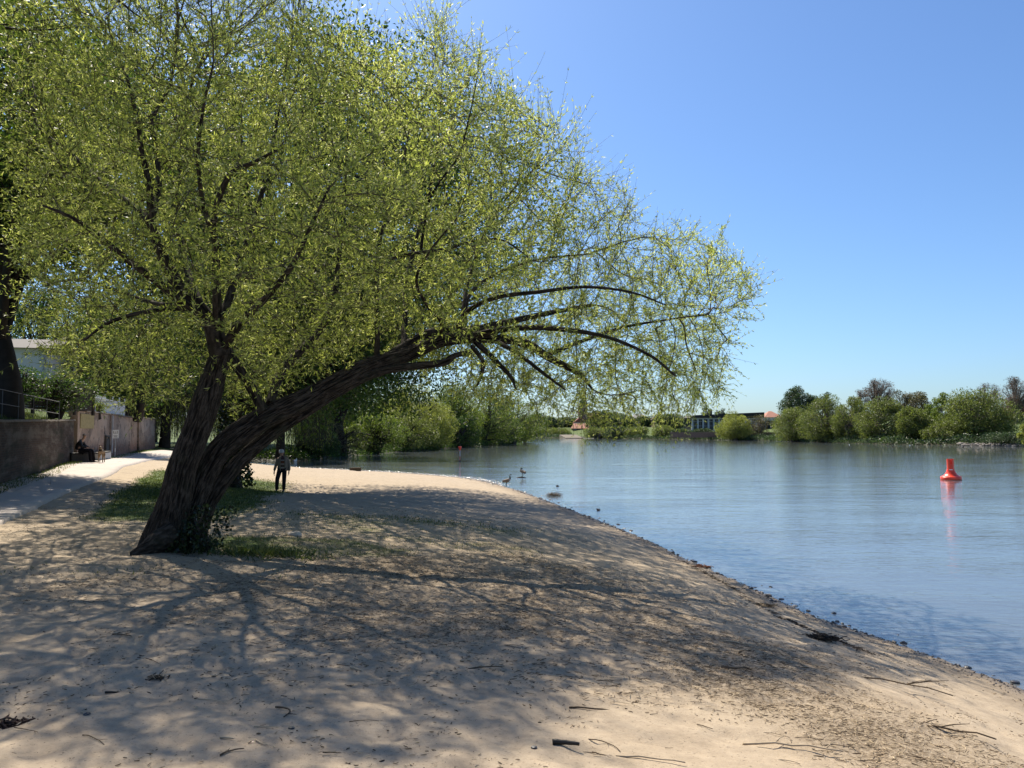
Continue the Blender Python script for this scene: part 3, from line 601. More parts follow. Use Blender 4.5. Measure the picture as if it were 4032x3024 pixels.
# ---------------------------------------------------------------- other trees
def crown_leaves(cl, rad, n, ls, flat=.8, shell=.55):
    """leaf positions round clump centres cl (m,3) with radii rad"""
    m = len(cl); w_ = rad ** 2; k = rng.choice(m, n, p=w_ / w_.sum()); d = unit(rng.normal(size=(n, 3)))
    q = rng.random(n) ** (1 / 3) * (1 - shell) + shell * rng.uniform(.55, 1.08, n)
    lump = 1 + .35 * fbm(d[:, 0] * 2 + k, d[:, 1] * 2, d[:, 2] * 2, 3)
    p = cl[k] + d * (rad[k] * q * lump)[:, None] * [1, 1, flat]
    return p, unit(d * .6 + rng.normal(size=(n, 3)) * .7), k
BR = {}
def tree_made(name, label, base, H, W, mat, bark, n=5000, ls=.3, lw=.6, clumps=26, trunk=.3, cb=.12, lean=(0, 0), group=None, flat=.75, stems=1, tr=None, shape=1.0, bare=0, cshell=.55, crad=(.13, .24), cat='tree', D=None):
    """tree with tapered trunk, limbs to every clump and a crown of leaf-sized faces. cb: crown base height share"""
    base = np.array(base, float); t = thing(name, label, cat, tuple(base), 0, group); D = D or W
    cen = np.array([lean[0], lean[1], H * (cb + (1 - cb) / 2)]); hh = H * (1 - cb) / 2
    dirs = unit(rng.normal(size=(clumps, 3))); q = rng.random(clumps) ** .33 * .55 + .28
    rad = rng.uniform(*crad, clumps) * W * (1 + .3 * (dirs[:, 2] < 0))
    zz = dirs[:, 2]; taper = np.where(zz > 0, 1 - .25 * zz * shape, 1 - .15 * np.abs(zz))
    cl = cen + np.stack([dirs[:, 0] * W / 2 * q * taper, dirs[:, 1] * D / 2 * q * taper, zz * hh * q], -1)
    cl = cen + (cl - cen) * np.array([1, 1, 1.0]) * 1.08
    cl[:, 2] = np.minimum(cl[:, 2], H - rad * flat * .9); cl[:, 2] = np.maximum(cl[:, 2], rad * flat * (.55 if cb >= 0 else .2))
    tr = tr or max(.12, W * .035); parts = []; forks = []
    for s in range(stems):
        off = rng.normal(size=2) * (W * .07 if stems > 1 else 0); top = np.array([lean[0] * .6 + off[0] * 2.5, lean[1] * .6 + off[1] * 2.5, H * (.72 if stems == 1 else .6)])
        pts = np.array([[off[0] * .4, off[1] * .4, -.3], [off[0], off[1], H * .08], [off[0] * 1.6 + lean[0] * .25 + rng.normal() * W * .02, off[1] * 1.6 + lean[1] * .25, H * .35], top])
        p, r = catmull(pts, [tr * 1.35, tr, tr * .7, tr * .2], H / 12); parts.append(tubes_np(p[None], r[None], 9)); forks.append((p, r))
    for i in range(clumps):
        p, r = forks[rng.integers(len(forks))]; zt = cl[i, 2] * rng.uniform(.35, .7); j = int(np.argmin(np.abs(p[:, 2] - zt))); a = p[j]; tt = np.linspace(0, 1, 6)[:, None]
        mid = (a + cl[i]) / 2 + [0, 0, rng.uniform(-.02, .12) * H * .5]; c = (1 - tt) ** 2 * a + 2 * tt * (1 - tt) * mid + tt ** 2 * cl[i]
        parts.append(tubes_np(c[None], (np.linspace(r[j] * .5 + .01, .02 + tr * .06, 6))[None], 5))
        for _ in range(4 if not bare else 9):
            e = cl[i] + unit(rng.normal(size=3) + [0, 0, .4]) * rad[i] * rng.uniform(.6, 1.05) * [1, 1, flat]; s0 = c[rng.integers(3, 6)]
            cc = s0 + (e - s0) * tt + unit(rng.normal(size=3)) * rad[i] * .12 * np.sin(tt * np.pi)
            parts.append(tubes_np(cc[None], np.linspace(.02 + tr * .05, .008 + .0, 6)[None], 4))
            if bare:
                m_ = bare; st = cc[rng.integers(2, 6, m_)]; en = st + unit(rng.normal(size=(m_, 3)) + (e - cl[i]) / rad[i] * .8 + [0, 0, .3]) * rad[i] * rng.uniform(.25, .6, (m_, 1))
                t3 = np.linspace(0, 1, 3)[None, :, None]; parts.append(tubes_np(st[:, None] + (en - st)[:, None] * t3, np.array([[.05, .035, .02]]) * ls * np.ones((m_, 1)), 3))
    bv, bf = merge(parts); link('trunk', npmesh('trunk', bv, bf), bark, t, smooth=True)
    if n:
        p, d, k = crown_leaves(cl, rad, n, ls, flat, cshell); low = p[:, 2] > .05; p, d, k = p[low], d[low], k[low]
        cr = np.clip(rng.beta(2, 2, len(p)) * .6 + .2 + .4 * (rng.random(clumps)[k] - .5), 0, 1)
        link('crown', leaves_mesh('crown', p, d, ls * rng.uniform(.7, 1.3, len(p)), ls * lw * rng.uniform(.7, 1.2, len(p)), cr), mat, t)
    return t
def weeping(name, label, base, H, W, mat, bark, strands=900, ls=.2, per=14, drop=(.35, .9), cat='willow', group=None, cbz=.4):
    base = np.array(base, float); t = thing(name, label, cat, tuple(base), 0, group); parts = []
    tt = np.linspace(0, 1, 8)[:, None]
    pts = np.array([[0, 0, -.3], [.1, 0, H * .2], [-.2, .1, H * .45], [0, 0, H * .75]]); p, r = catmull(pts, [W * .05, W * .038, W * .03, W * .01], H / 10); parts.append(tubes_np(p[None], r[None], 10))
    for i in range(26):
        a = rng.uniform(0, 2 * np.pi); rr = rng.uniform(.5, 1) * W / 2; e = np.array([np.cos(a) * rr, np.sin(a) * rr, H * rng.uniform(.55, .9)]); s0 = p[rng.integers(len(p) // 3, len(p))]
        m = (s0 + e) / 2 + [0, 0, H * .15]; c = (1 - tt) ** 2 * s0 + 2 * tt * (1 - tt) * m + tt ** 2 * e; parts.append(tubes_np(c[None], np.linspace(W * .014, .03, 8)[None], 5))
    a = rng.uniform(0, 2 * np.pi, strands); q = np.sqrt(rng.random(strands)) * .97 + .03; top = np.stack([np.cos(a) * q * W / 2, np.sin(a) * q * W / 2, H * (.62 + .38 * np.sqrt(1 - q ** 2 * .9)) + rng.normal(size=strands) * .04 * H], -1)
    dl = H * rng.uniform(drop[0], drop[1], strands); dl = np.minimum(dl, top[:, 2] - .3 - rng.random(strands) * H * .12); K = 7; s = np.linspace(0, 1, K)
    P_ = top[:, None] + np.array([0, 0, -1.]) * (s[None, :, None] * dl[:, None, None]) + np.stack([np.cos(a), np.sin(a), 0 * a], -1)[:, None] * (np.sqrt(s)[None, :, None] * W * .05) + rng.normal(size=(strands, K, 3)) * .05
    parts.append(tubes_np(P_, np.full((strands, K), .012), 3)); bv, bf = merge(parts); link('trunk', npmesh('trunk', bv, bf), bark, t, smooth=True)
    n = strands * per; si = rng.integers(strands, size=n); f = rng.random(n) * (K - 1.001); j = f.astype(int); f -= j
    lp = P_[si, j] * (1 - f)[:, None] + P_[si, j + 1] * f[:, None] + rng.normal(size=(n, 3)) * .06 * ls / .2
    link('crown', leaves_mesh('crown', lp, unit(rng.normal(size=(n, 3)) * .6 + [0, 0, -1.0]), ls * rng.uniform(.7, 1.4, n), ls * .3, np.clip(rng.beta(2, 2, n) * .7 + .3 * rng.random(strands)[si], 0, 1)), mat, t)
    return t
M_dark = m_leaf('dense_dark_leaf', [(0, (.018, .038, .010)), (.5, (.045, .085, .020)), (1, (.10, .16, .035))], .4)
M_mid = m_leaf('fresh_leaf', [(0, (.045, .070, .014)), (.5, (.11, .155, .03)), (1, (.21, .25, .055))], .45)
M_yel = m_leaf('pale_willow_leaf', [(0, (.12, .14, .035)), (.5, (.23, .255, .065)), (1, (.36, .37, .12))], .45)
M_far = m_leaf('far_willow_leaf', [(0, (.055, .075, .022)), (.5, (.125, .155, .042)), (1, (.23, .26, .075))], .4)
M_fard = m_leaf('far_dark_leaf', [(0, (.022, .04, .02)), (.5, (.045, .075, .035)), (1, (.08, .12, .045))], .3)
M_olive = m_leaf('olive_brown_bud', [(0, (.06, .055, .03)), (.5, (.11, .10, .05)), (1, (.16, .15, .07))], .3)
M_bud = m_leaf('reddish_bud', [(0, (.09, .055, .045)), (.5, (.16, .10, .08)), (1, (.22, .15, .11))], .3)
M_fbark = m_plain('far_bark', (.14, .115, .10), .9, .3, 2)
M_dbark = m_plain('dark_bark', (.035, .028, .022), .9, .3, 3)
M_maple = m_leaf('maple_leaf', [(0, (.03, .06, .012)), (.5, (.075, .12, .022)), (1, (.17, .21, .05))], .5)

def gb(px, Y): # ground point under pixel column at distance Y
    x = (px - 2016) / F * Y / math.cos(TH) * math.cos(TH); return (x, Y, hz(x, Y))
def top_h(py, Y, z0): return P(2016, py, Y)[2] - z0
# second tree: ivy-clad trunk behind the willow
b = (-11.4, 32.8, hz(-11.4, 32.8)); Ht = 17.6
t2 = tree_made('ivy_clad_tree', 'tall dense dark green tree with ivy clad trunk standing on the beach behind the willow', b, Ht, 17.0, M_dark, M_dbark, n=135000, ls=.17, lw=.5, clumps=150, trunk=.4, cb=.17, lean=(4.3, -.5), tr=.42, crad=(.10, .17), cshell=.5, D=27)
n = 9000; hgt = rng.uniform(0, 1, n) * 12; a = rng.uniform(0, 2 * np.pi, n); rr0 = np.where(hgt < .9, .75 - .2 * hgt, .52 - .012 * hgt) + np.abs(rng.normal(size=n)) * .1
pp = np.stack([np.cos(a) * rr0 + .25 * hgt / 7 * 1.0, np.sin(a) * rr0, hgt], -1)
link('ivy', leaves_mesh('ivy', pp, unit(rng.normal(size=pp.shape)), .13, .11, rng.random(n)), M_ivy, t2)
# maple at the upper left, rooted above the wall
b = (-18.9, 30.0, 3.6)
tree_made('maple_tree', 'broad dark maple with heavy trunk growing on the grass bank above the brick wall', b, 17, 17, M_maple, M_dbark, n=62000, ls=.2, lw=.8, clumps=95, cb=.3, lean=(-1.6, 0), tr=.5, crad=(.09, .15), cshell=.45)
# tree whose branches reach in from beyond the left edge of the view
b = (-14.2, 9.0, 3.3)
tree_made('round_leaved_tree', 'tree with larger darker leaves whose branches hang into the upper left corner', b, 10.5, 11.0, M_maple, M_dbark, n=26000, ls=.085, lw=.85, clumps=60, cb=.22, lean=(3.6, .3), tr=.3, crad=(.10, .16), cshell=.35)
# weeping willows and park trees on the near left bank
LW = [('weeping_willow', 'weeping willow with dark straight trunk on the lawn beyond the wall end', 650, 74, 1330, 11), ('weeping_willow', 'weeping willow curtain hanging over the water right behind the walking man', 1105, 80, 1380, 9.5),
      ('weeping_willow', 'second weeping willow farther back on the lawn past the wall end', 790, 92, 1290, 13)]
for nm, lb, px, Y, ty, W in LW:
    b = gb(px, Y); b = (b[0], b[1], max(b[2], .6)); weeping(nm, lb, b, top_h(ty, Y, b[2]), W, M_mid, M_dbark, 1500, .24, 13, group='weeping willows of the park')
BG = [ # name,label,px,Y,top py,width px,material,n,leaf,cb,clumps,stems
 ('park_tree', 'tall dark tree on the lawn far behind the leaning limb', 1330, 100, 940, 460, M_dark, 26000, .34, .12, 60, 1),
 ('park_tree', 'broad dark green tree on the lawn behind the forked trunk', 950, 105, 1060, 420, M_dark, 22000, .36, .1, 50, 1),
 ('park_tree', 'dark tree closing the view behind the white railing', 420, 85, 1180, 420, M_dark, 24000, .3, .1, 50, 1),
 ('park_tree', 'dark tree standing behind the white house', 150, 88, 1120, 380, M_dark, 20000, .32, .1, 45, 1),
 ('park_tree', 'dark tree between the wall end and the weeping willows', 600, 110, 1230, 330, M_dark, 16000, .36, .08, 40, 1),
 ('bush', 'dark round bush hanging over the water beside the weeping willow', 1245, 88, 1680, 135, M_dark, 7000, .22, .02, 26, 3),
 ('bush', 'tangled half bare shrub on the bank between dark bush and pale willow', 1350, 97, 1690, 120, M_olive, 2600, .2, .02, 22, 4),
 ('bush', 'light green shrub overhanging the bank below the pale willows', 1470, 108, 1655, 175, M_mid, 8000, .26, .02, 30, 4),
 ('bush', 'second light green shrub at the water left of the channel marker', 1590, 122, 1650, 150, M_far, 7000, .28, .02, 28, 4),
 ('poplar_tree', 'half bare brownish tree rising behind the pale willow', 1590, 150, 1430, 150, M_olive, 3500, .3, .1, 34, 2),
 ('willow_tree', 'pale yellow green willow, highest of the pair on the far side of the inlet', 1625, 132, 1515, 165, M_yel, 14000, .3, .05, 44, 3),
 ('willow_tree', 'pale yellow green willow leaning to the water in front of its taller twin', 1700, 137, 1600, 125, M_yel, 11000, .28, .02, 36, 3),
 ('riverside_tree', 'dark olive tree beside the pale willows on the spit', 1795, 160, 1535, 160, M_mid, 12000, .36, .03, 42, 2),
 ('riverside_tree', 'wide olive green tree in the middle of the spit above the red marker', 1900, 176, 1548, 175, M_mid, 12000, .38, .02, 42, 3),
 ('riverside_tree', 'low spreading tree dipping to the water at the tip of the spit', 2005, 200, 1590, 160, M_mid, 11000, .4, .0, 38, 4),
 ('riverside_tree', 'small bush at the very tip of the spit', 2065, 222, 1680, 75, M_mid, 3500, .38, .0, 18, 3),
 ('bush', 'very dark bush under the riverside trees at the waterline', 1800, 152, 1655, 130, M_dark, 6000, .32, .0, 22, 3),
 ('riverside_tree', 'green tree filling the gap behind the overhanging shrubs near the limb', 1440, 140, 1545, 170, M_mid, 12000, .36, .0, 40, 3),
 ('riverside_tree', 'olive tree far behind the light green shrubs of the inlet', 1545, 170, 1585, 190, M_mid, 12000, .4, .0, 40, 3),
 ('riverside_tree', 'broad tree on the lawn edge behind the dark round bush', 1290, 130, 1500, 190, M_mid, 12000, .36, .0, 40, 2),
 ('riverside_tree', 'dark tree between the red marker and the spit tip', 1955, 188, 1600, 150, M_dark, 8000, .38, .0, 36, 3),
 # far bank, left to right
 ('far_tree', 'far tree on the opposite bank just past the spit', 2120, 425, 1640, 110, M_fard, 5000, .9, .0, 24, 2),
 ('far_tree', 'dark rounded far tree left of the church', 2175, 415, 1655, 80, M_fard, 4000, .8, .0, 20, 2),
 ('far_tree', 'far tree to the right of the church tower', 2370, 400, 1628, 120, M_fard, 5500, .85, .0, 26, 2),
 ('far_tree', 'far tree in front of the small white house', 2450, 380, 1650, 100, M_fard, 5000, .8, .0, 24, 2),
 ('far_tree', 'far tree just left of the long glazed hall', 2630, 345, 1638, 110, M_fard, 5000, .75, .0, 24, 2),
 ('far_bush', 'dark waterside thicket on the opposite bank just past the spit', 2105, 395, 1688, 90, M_fard, 4500, .6, .0, 26, 3),
 ('far_bush', 'low green thicket left of the sandy landing ramp', 2190, 392, 1694, 90, M_far, 4500, .6, .0, 26, 3),
 ('far_tree', 'far tree crown rising between the spit and the church', 2235, 440, 1652, 90, M_fard, 4500, .8, .0, 24, 2),
 ('far_tree', 'far tree between the church roof and the grey white house', 2440, 430, 1640, 110, M_fard, 4500, .8, .0, 24, 2),
 ('far_tree', 'far tree right of the grey white house', 2555, 390, 1645, 90, M_fard, 4500, .8, .0, 24, 2),
 ('far_bush', 'green waterside bush below the church roofs', 2350, 335, 1690, 80, M_far, 3600, .6, .0, 20, 3),
 ('far_bush', 'green waterside bush, second one right of the landing', 2430, 328, 1685, 90, M_fard, 3600, .6, .0, 20, 3),
 ('far_bush', 'pale waterside bush under the hanging willow tips', 2510, 322, 1688, 90, M_far, 3600, .6, .0, 20, 3),
 ('far_bush', 'waterside bush with bare stems left of the glazed hall', 2600, 312, 1682, 90, M_far, 3600, .6, .0, 20, 3),
 ('far_bush', 'low bush in front of the left end of the glazed hall', 2680, 304, 1698, 70, M_fard, 3000, .55, .0, 18, 3),
 ('far_bush', 'dense bush below the tall hall windows', 2765, 292, 1697, 90, M_fard, 5000, .5, .0, 24, 3),
 ('far_bush', 'darker bush between the hall windows and the pale willow', 2835, 284, 1690, 50, M_fard, 4200, .5, .0, 20, 3),
 ('conifer', 'small conifer top showing over the hall roof, left of the two chimneys', 2778, 330, 1614, 32, M_fard, 900, .5, .3, 14, 1),
 ('conifer', 'small conifer top showing over the hall roof, right of the two chimneys', 2840, 330, 1611, 36, M_fard, 900, .5, .3, 14, 1),
 ('far_willow', 'rounded pale yellow willow standing before the hall on the far bank', 2892, 268, 1630, 110, M_yel, 13000, .42, .04, 46, 3),
 ('far_tree', 'thin half bare tree right of the pale yellow willow', 2985, 266, 1642, 90, M_olive, 1800, .4, .1, 26, 3),
 ('far_tree', 'tall dark chestnut rising over the willows beside the red hip roof', 3150, 285, 1535, 118, M_fard, 12000, .55, .15, 46, 1),
 ('far_willow', 'green willow in front of the tall chestnut', 3115, 236, 1608, 130, M_far, 12000, .42, .02, 44, 3),
 ('far_tree', 'small dark treetop peeping over the broad willow', 3250, 275, 1552, 46, M_fard, 1800, .5, .3, 16, 1),
 ('far_willow', 'broad yellow green willow in the middle of the right bank row', 3255, 222, 1566, 170, M_far, 17000, .44, .0, 60, 3),
 ('far_willow', 'tall green willow right of the broad one', 3355, 212, 1573, 130, M_far, 13000, .42, .0, 46, 3),
 ('bare_tree', 'tall leafless reddish tree with spreading crown above the willows', 3465, 250, 1498, 125, M_bud, 1700, .4, .35, 40, 2),
 ('bare_tree', 'smaller leafless reddish tree left of the tall bare one', 3392, 250, 1543, 75, M_bud, 900, .4, .3, 26, 2),
 ('far_tree', 'olive tree with thin crown behind the willows', 3545, 240, 1538, 70, M_olive, 2600, .42, .1, 26, 2),
 ('far_tree', 'brownish olive rounded tree behind the dark willow', 3600, 238, 1552, 120, M_olive, 7000, .45, .05, 40, 2),
 ('far_willow', 'green willow under the tall bare tree', 3470, 200, 1578, 150, M_far, 15000, .42, .0, 52, 3),
 ('far_willow', 'darker olive green willow near the red buoy side', 3590, 192, 1612, 125, M_far, 12000, .42, .0, 44, 3),
 ('far_tree', 'small round green tree between two willows', 3668, 215, 1586, 60, M_mid, 3500, .42, .05, 22, 1),
 ('far_tree', 'bright green slender tree left of the largest willow', 3715, 205, 1553, 75, M_mid, 5000, .42, .05, 28, 2),
 ('far_willow', 'largest willow of the far bank at the right', 3842, 184, 1548, 235, M_far, 24000, .44, .0, 74, 4),
 ('far_bush', 'low bush at the waterline left of the largest willow', 3695, 184, 1676, 110, M_far, 6000, .38, .0, 28, 3),
 ('bare_tree', 'pale leafless tree behind the largest willow', 3892, 290, 1505, 95, M_bud, 500, .42, .3, 30, 2),
 ('bare_tree', 'leafless tree with spreading limbs at the right edge', 4000, 235, 1496, 140, M_bud, 1500, .4, .3, 44, 2),
 ('far_tree', 'rust brown beech behind the green dike', 3990, 245, 1580, 110, M_bud, 9000, .45, .0, 40, 1),
 ('far_bush', 'yellow green bush at the right edge on the stony bank', 4045, 160, 1668, 55, M_yel, 3500, .32, .0, 20, 2),
 ('far_bush', 'dark low scrub on the bank at the foot of the dike', 3945, 168, 1712, 130, M_fard, 4500, .34, .0, 24, 2)]
for nm, lb, px, Y, ty, wp, mt, n, ls, cb, cl, st in BG:
    b = gb(px, Y); zb = max(b[2], .35); H = top_h(ty - (28 if 92 < Y < 230 and px < 2100 else 8), Y, zb) * 1.04; W = wp / F * Y * (1.6 if 92 < Y < 230 and px < 2100 else 1.22 if nm != 'bare_tree' else 1.1); cb = cb - (.16 if 'willow' in nm or 'bush' in nm or nm == 'riverside_tree' else 0)
    far = Y > 180
    tree_made(nm, lb, (b[0] * (1 - (3.5 / Y if Y > 150 and cb < 0 else 0)), Y - (3.5 if Y > 150 and cb < 0 else 0), zb), H, W, mt, M_fbark if far else M_dbark, n=int(n * (1.6 if px < 2100 else 1.35)), ls=ls * .8, lw=.55, clumps=int(cl * 1.4), cb=cb, stems=st, flat=.8, bare=12 if nm == 'bare_tree' else 0,
              crad=(.075, .185) if nm != 'bare_tree' else (.09, .15), cshell=.6, D=min(W, 14), group=None, cat='bush' if 'bush' in nm else 'tree')

# ---------------------------------------------------------------- walls, bank, fence, house on the left
def frame(name, label, cat, a, b, z=0, group=None):
    a = np.array(a[:2]); b = np.array(b[:2]); d = b - a
    return thing(name, label, cat, (a[0], a[1], z), math.atan2(d[1], d[0]), group), float(np.hypot(*d))
WA, WB, WC = (-8.2, 7.7), (-14.5, 22.8), (-21.5, 39.6); WD = (-30.6, 69.0)
WS = (-21.75, 40.35)
def wallx(y): return np.interp(y, [-20, 7.7, 22.8, 39.6, 69, 90], [3.3, -8.2, -14.5, -21.5, -30.6, -37])
def m_brick():
    t = NT('old_dark_brick'); v = t.coord(); mp = t.n('ShaderNodeMapping'); t.l(v, mp.inputs[0]); mp.inputs['Rotation'].default_value = (R(90), 0, 0)
    b = t.n('ShaderNodeTexBrick'); t.l(mp.outputs[0], b.inputs['Vector']); b.inputs['Scale'].default_value = 1; b.inputs['Brick Width'].default_value = .25; b.inputs['Row Height'].default_value = .075; b.inputs['Mortar Size'].default_value = .01
    b.inputs['Color1'].default_value = (.085, .052, .037, 1); b.inputs['Color2'].default_value = (.05, .037, .03, 1); b.inputs['Mortar'].default_value = (.075, .065, .058, 1)
    v2 = t.coord('Object', (.35, 1, 1.6)); n = t.noise(v2, 1.1, 6, .7); c = t.mix(t.fr(n, .48, .60, 0, .9), b.outputs['Color'], (.14, .12, .10)); c = t.mix(t.fr(t.noise(v2, .7, 5, .7), .5, .62, 0, .85), c, (.03, .032, .022))
    return t.done(t.pbsdf(c, .95, .1, t.bump(b.outputs['Fac'], -.5, .01)).outputs[0])
def m_plaster():
    t = NT('stained_plaster'); v = t.coord(); sv = t.coord('Object', (.45, 1, .8)); n = t.noise(sv, 1.0, 7, .7, .4); n2 = t.noise(v, 2.6, 6, .7); 
    c = t.ramp(n, [(.30, (.10, .085, .075)), (.42, (.24, .18, .14)), (.55, (.36, .255, .19)), (.68, (.32, .275, .225))])
    sx = t.n('ShaderNodeSeparateXYZ'); tc = t.n('ShaderNodeTexCoord'); t.l(tc.outputs['Object'], sx.inputs[0])
    low = t.fr(t.math('ADD', sx.outputs[2], t.math('MULTIPLY', n2, -1.6)), -.3, .35, 1, 0)
    br = t.n('ShaderNodeTexBrick'); mp = t.n('ShaderNodeMapping'); t.l(v, mp.inputs[0]); mp.inputs['Rotation'].default_value = (R(90), 0, 0); t.l(mp.outputs[0], br.inputs['Vector'])
    br.inputs['Scale'].default_value = 1; br.inputs['Brick Width'].default_value = .25; br.inputs['Row Height'].default_value = .075; br.inputs['Mortar Size'].default_value = .01; br.inputs['Color1'].default_value = (.25, .11, .07, 1); br.inputs['Color2'].default_value = (.15, .08, .055, 1); br.inputs['Mortar'].default_value = (.2, .17, .14, 1)
    pt = t.n('ShaderNodeTexVoronoi'); pt.inputs['Scale'].default_value = .55; t.l(t.coord('Object', (.5, 1, .9)), pt.inputs['Vector']); pv = t.n('ShaderNodeSeparateColor'); t.l(pt.outputs['Color'], pv.inputs[0]); c = t.mix(t.fr(pv.outputs[0], .2, .8, 0, .55), c, (.15, .125, .105)); c = t.mix(t.fr(pv.outputs[1], .6, .9, 0, .6), c, (.42, .34, .27)); c = t.mix(low, c, br.outputs['Color'])
    scr = t.noise(t.coord('Object', (6, 6, 1.2)), 2.0, 5, .8); c = t.mix(t.fr(scr, .60, .66, 0, .8), c, (.62, .60, .56)); c = t.mix(t.fr(t.noise(v, 1.1, 5, .8), .55, .62, 0, .85), c, (.05, .045, .04))
    return t.done(t.pbsdf(c, .95, .1, t.bump(n2, .5, .02)).outputs[0])
M_brick = m_brick(); M_plas = m_plaster(); M_stone = m_plain('weathered_coping', (.17, .14, .11), .9, .3); M_conc = m_plain('pale_block', (.45, .44, .42), .85, .15); M_dkst = m_plain('dark_stone_block', (.07, .065, .06), .85, .2)
M_post = m_plain('grey_metal', (.35, .36, .38), .5, .1); M_black = m_plain('matt_black', (.015, .015, .017), .6, .2); M_white = m_plain('white_paint', (.78, .78, .76), .5, .04)
for i, (a, b_, h0, h1, nm, lb) in enumerate([(WA, WB, 1.75, 1.85, 'brick_wall', 'near stretch of low dark brick retaining wall beside the path, closest to the left edge'),
                                             (WB, WC, 1.85, 2.1, 'brick_wall', 'low dark brick retaining wall under the grass bank up to the seated person')]):
    t, L = frame(nm, lb, 'wall', a, b_, 1.4)
    MB().hexa([(0, 0, -.4), (L, 0, -.4), (L, .4, -.4), (0, .4, -.4)], [(0, 0.05, h0), (L, 0.05, h1), (L, .4, h1), (0, .4, h0)]).build('wall', M_brick, t)
    m = MB(); k = int(L / .5)
    for j in range(k):
        x0 = j * L / k; x1 = x0 + L / k - .012; za = h0 + (h1 - h0) * x0 / L + random.uniform(0, .02) + .003; m.hexa([(x0, -.02, za), (x1, -.02, za), (x1, .45, za), (x0, .45, za)], [(x0, 0, za + .07), (x1, 0, za + .07), (x1, .45, za + .07), (x0, .45, za + .07)])
    m.build('coping', M_stone, t)
t, L = frame('plastered_wall', 'tall stained plaster wall with crumbling coping that runs beside the path to the park', 'wall', WS, WD, 1.4)
segs = [(0, .35, 2.62, 0), (.35, 4.3, 2.62, .0), (4.3, 9.2, 2.6, .06), (9.2, 12, 2.6, .0), (12, 20.5, 2.56, .07), (20.5, L, 2.6, -.06)]
m = MB(); c = MB()
for x0, x1, h, off in segs:
    m.hexa([(x0, off, -.4), (x1, off, -.4), (x1, .45, -.4), (x0, .45, -.4)], [(x0, off + .03, h), (x1, off + .03, h), (x1, .45, h), (x0, .45, h)])
    x = x0
    while x < x1 - .05:
        xe = min(x1, x + random.uniform(.5, .9)); dz = random.uniform(.0, .035) + .003; c.hexa([(x, off - .07, h + dz), (xe - .01, off - .07, h + dz), (xe - .01, .5, h + dz), (x, .5, h + dz)], [(x, off - .05, h + dz + .06), (xe - .01, off - .05, h + dz + .06), (xe - .01, .48, h + dz + .09), (x, .48, h + dz + .09)]); x = xe
m.build('wall', M_plas, t); c.build('coping', M_stone, t)
MB().box(.5, 3.9, -.012, -.002 + .02, 1.75, 2.5).build('plaster_patch', m_plain('ochre_plaster', (.30, .25, .12), .95, .25, 5), t)
MB().box(7.6, 8.5, -.02, .05, .0, 1.15).box(7.5, 7.6, -.05, .05, 0, 1.25).box(8.5, 8.6, -.05, .05, 0, 1.25).box(7.5, 8.6, -.05, .05, 1.25, 1.35).build('niche', M_dkst, t)
MB().tube([(9.0, -.1, 2.55), (9.0, -.1, .3)], .05, 10).build('downpipe', M_post, t)
# grass bank behind the walls
ss = np.concatenate([np.arange(5, 40, .35), np.arange(40, 92, 1.0)]); tt_ = np.concatenate([[.3], np.arange(.7, 7, .35), np.arange(7, 60, 4)])
TT, SS = np.meshgrid(tt_, ss); tx = wallx(SS) - TT * .94; ty_ = SS - TT * .33
rise = np.interp(SS, [5, 22.8, 39.4, 40.4, 69], [3.05, 3.15, 3.42, 3.85, 3.9]); zz = rise + (4.3 - rise) * sstep(0, 4.8, TT) + .08 * fbm(tx * .8, ty_ * .8, 2.2, 3)
ii = np.arange(TT.size).reshape(TT.shape); bm_ = npmesh('grass_bank', np.stack([tx, ty_, zz], -1).reshape(-1, 3), np.stack([ii[:-1, 1:], ii[:-1, :-1], ii[1:, :-1], ii[1:, 1:]], -1).reshape(-1, 4), {'grass': np.ones(TT.size), 'litter': np.zeros(TT.size), 'shore': np.full(TT.size, 50.)})
for f in ('a',):
    bk = link('grass_bank', bm_, go.data.materials[0], smooth=True); tag(bk, kind='structure')
def bankz(x, y):
    t_ = (wallx(y) - x) / .94; s_ = y + t_ * .33; r_ = np.interp(s_, [5, 22.8, 39.4, 40.4, 69], [3.05, 3.15, 3.42, 3.85, 3.9]); return r_ + (4.3 - r_) * sstep(0, 4.8, t_) + .08 * fbm(x * .8, y * .8, 2.2, 3)
M_fence = m_plain('dark_stained_wood', (.035, .027, .022), .8, .35, 5)
fa = P(-420, 1480, 29); fb = P(375, 1490, 41)
t, L = frame('slatted_fence', 'dark brown horizontal slat fence on top of the grass bank below the white house', 'fence', fa, fb, 4.0)
k = 8
for j in range(k + 1): MB().box(j * L / k - .06, j * L / k + .06, .0, .12, -.2, 1.42).build('post', M_fence, t)
m = MB()
for j in range(k):
    for r_ in range(11): m.box(j * L / k + .062, (j + 1) * L / k - .062, .04, .07, .02 + r_ * .125, .02 + r_ * .125 + .108)
m.build('slats', M_fence, t)
# thin handrail on the bank
M_rail = m_plain('dull_rail', (.12, .12, .12), .6, .2); ra = P(-60, 1545, 27); rb = P(235, 1570, 34)
t, L = frame('handrail', 'thin grey two bar handrail running down the grass bank', 'railing', ra, rb, 0)
za, zb_ = float(bankz(ra[0], ra[1])), float(bankz(rb[0], rb[1]))
for hh in (.42, .92): MB().tube([(0, 0, za + hh + .1), (L, 0, zb_ + hh - .35 * (hh > .5) * 0)], .014, 8).build('bar', M_rail, t)
for j in range(6): zz_ = za + (zb_ - za) * j / 5; MB().tube([(L * j / 5, 0, zz_ - .3), (L * j / 5, 0, zz_ + .98)], .014, 8).build('post', M_rail, t)
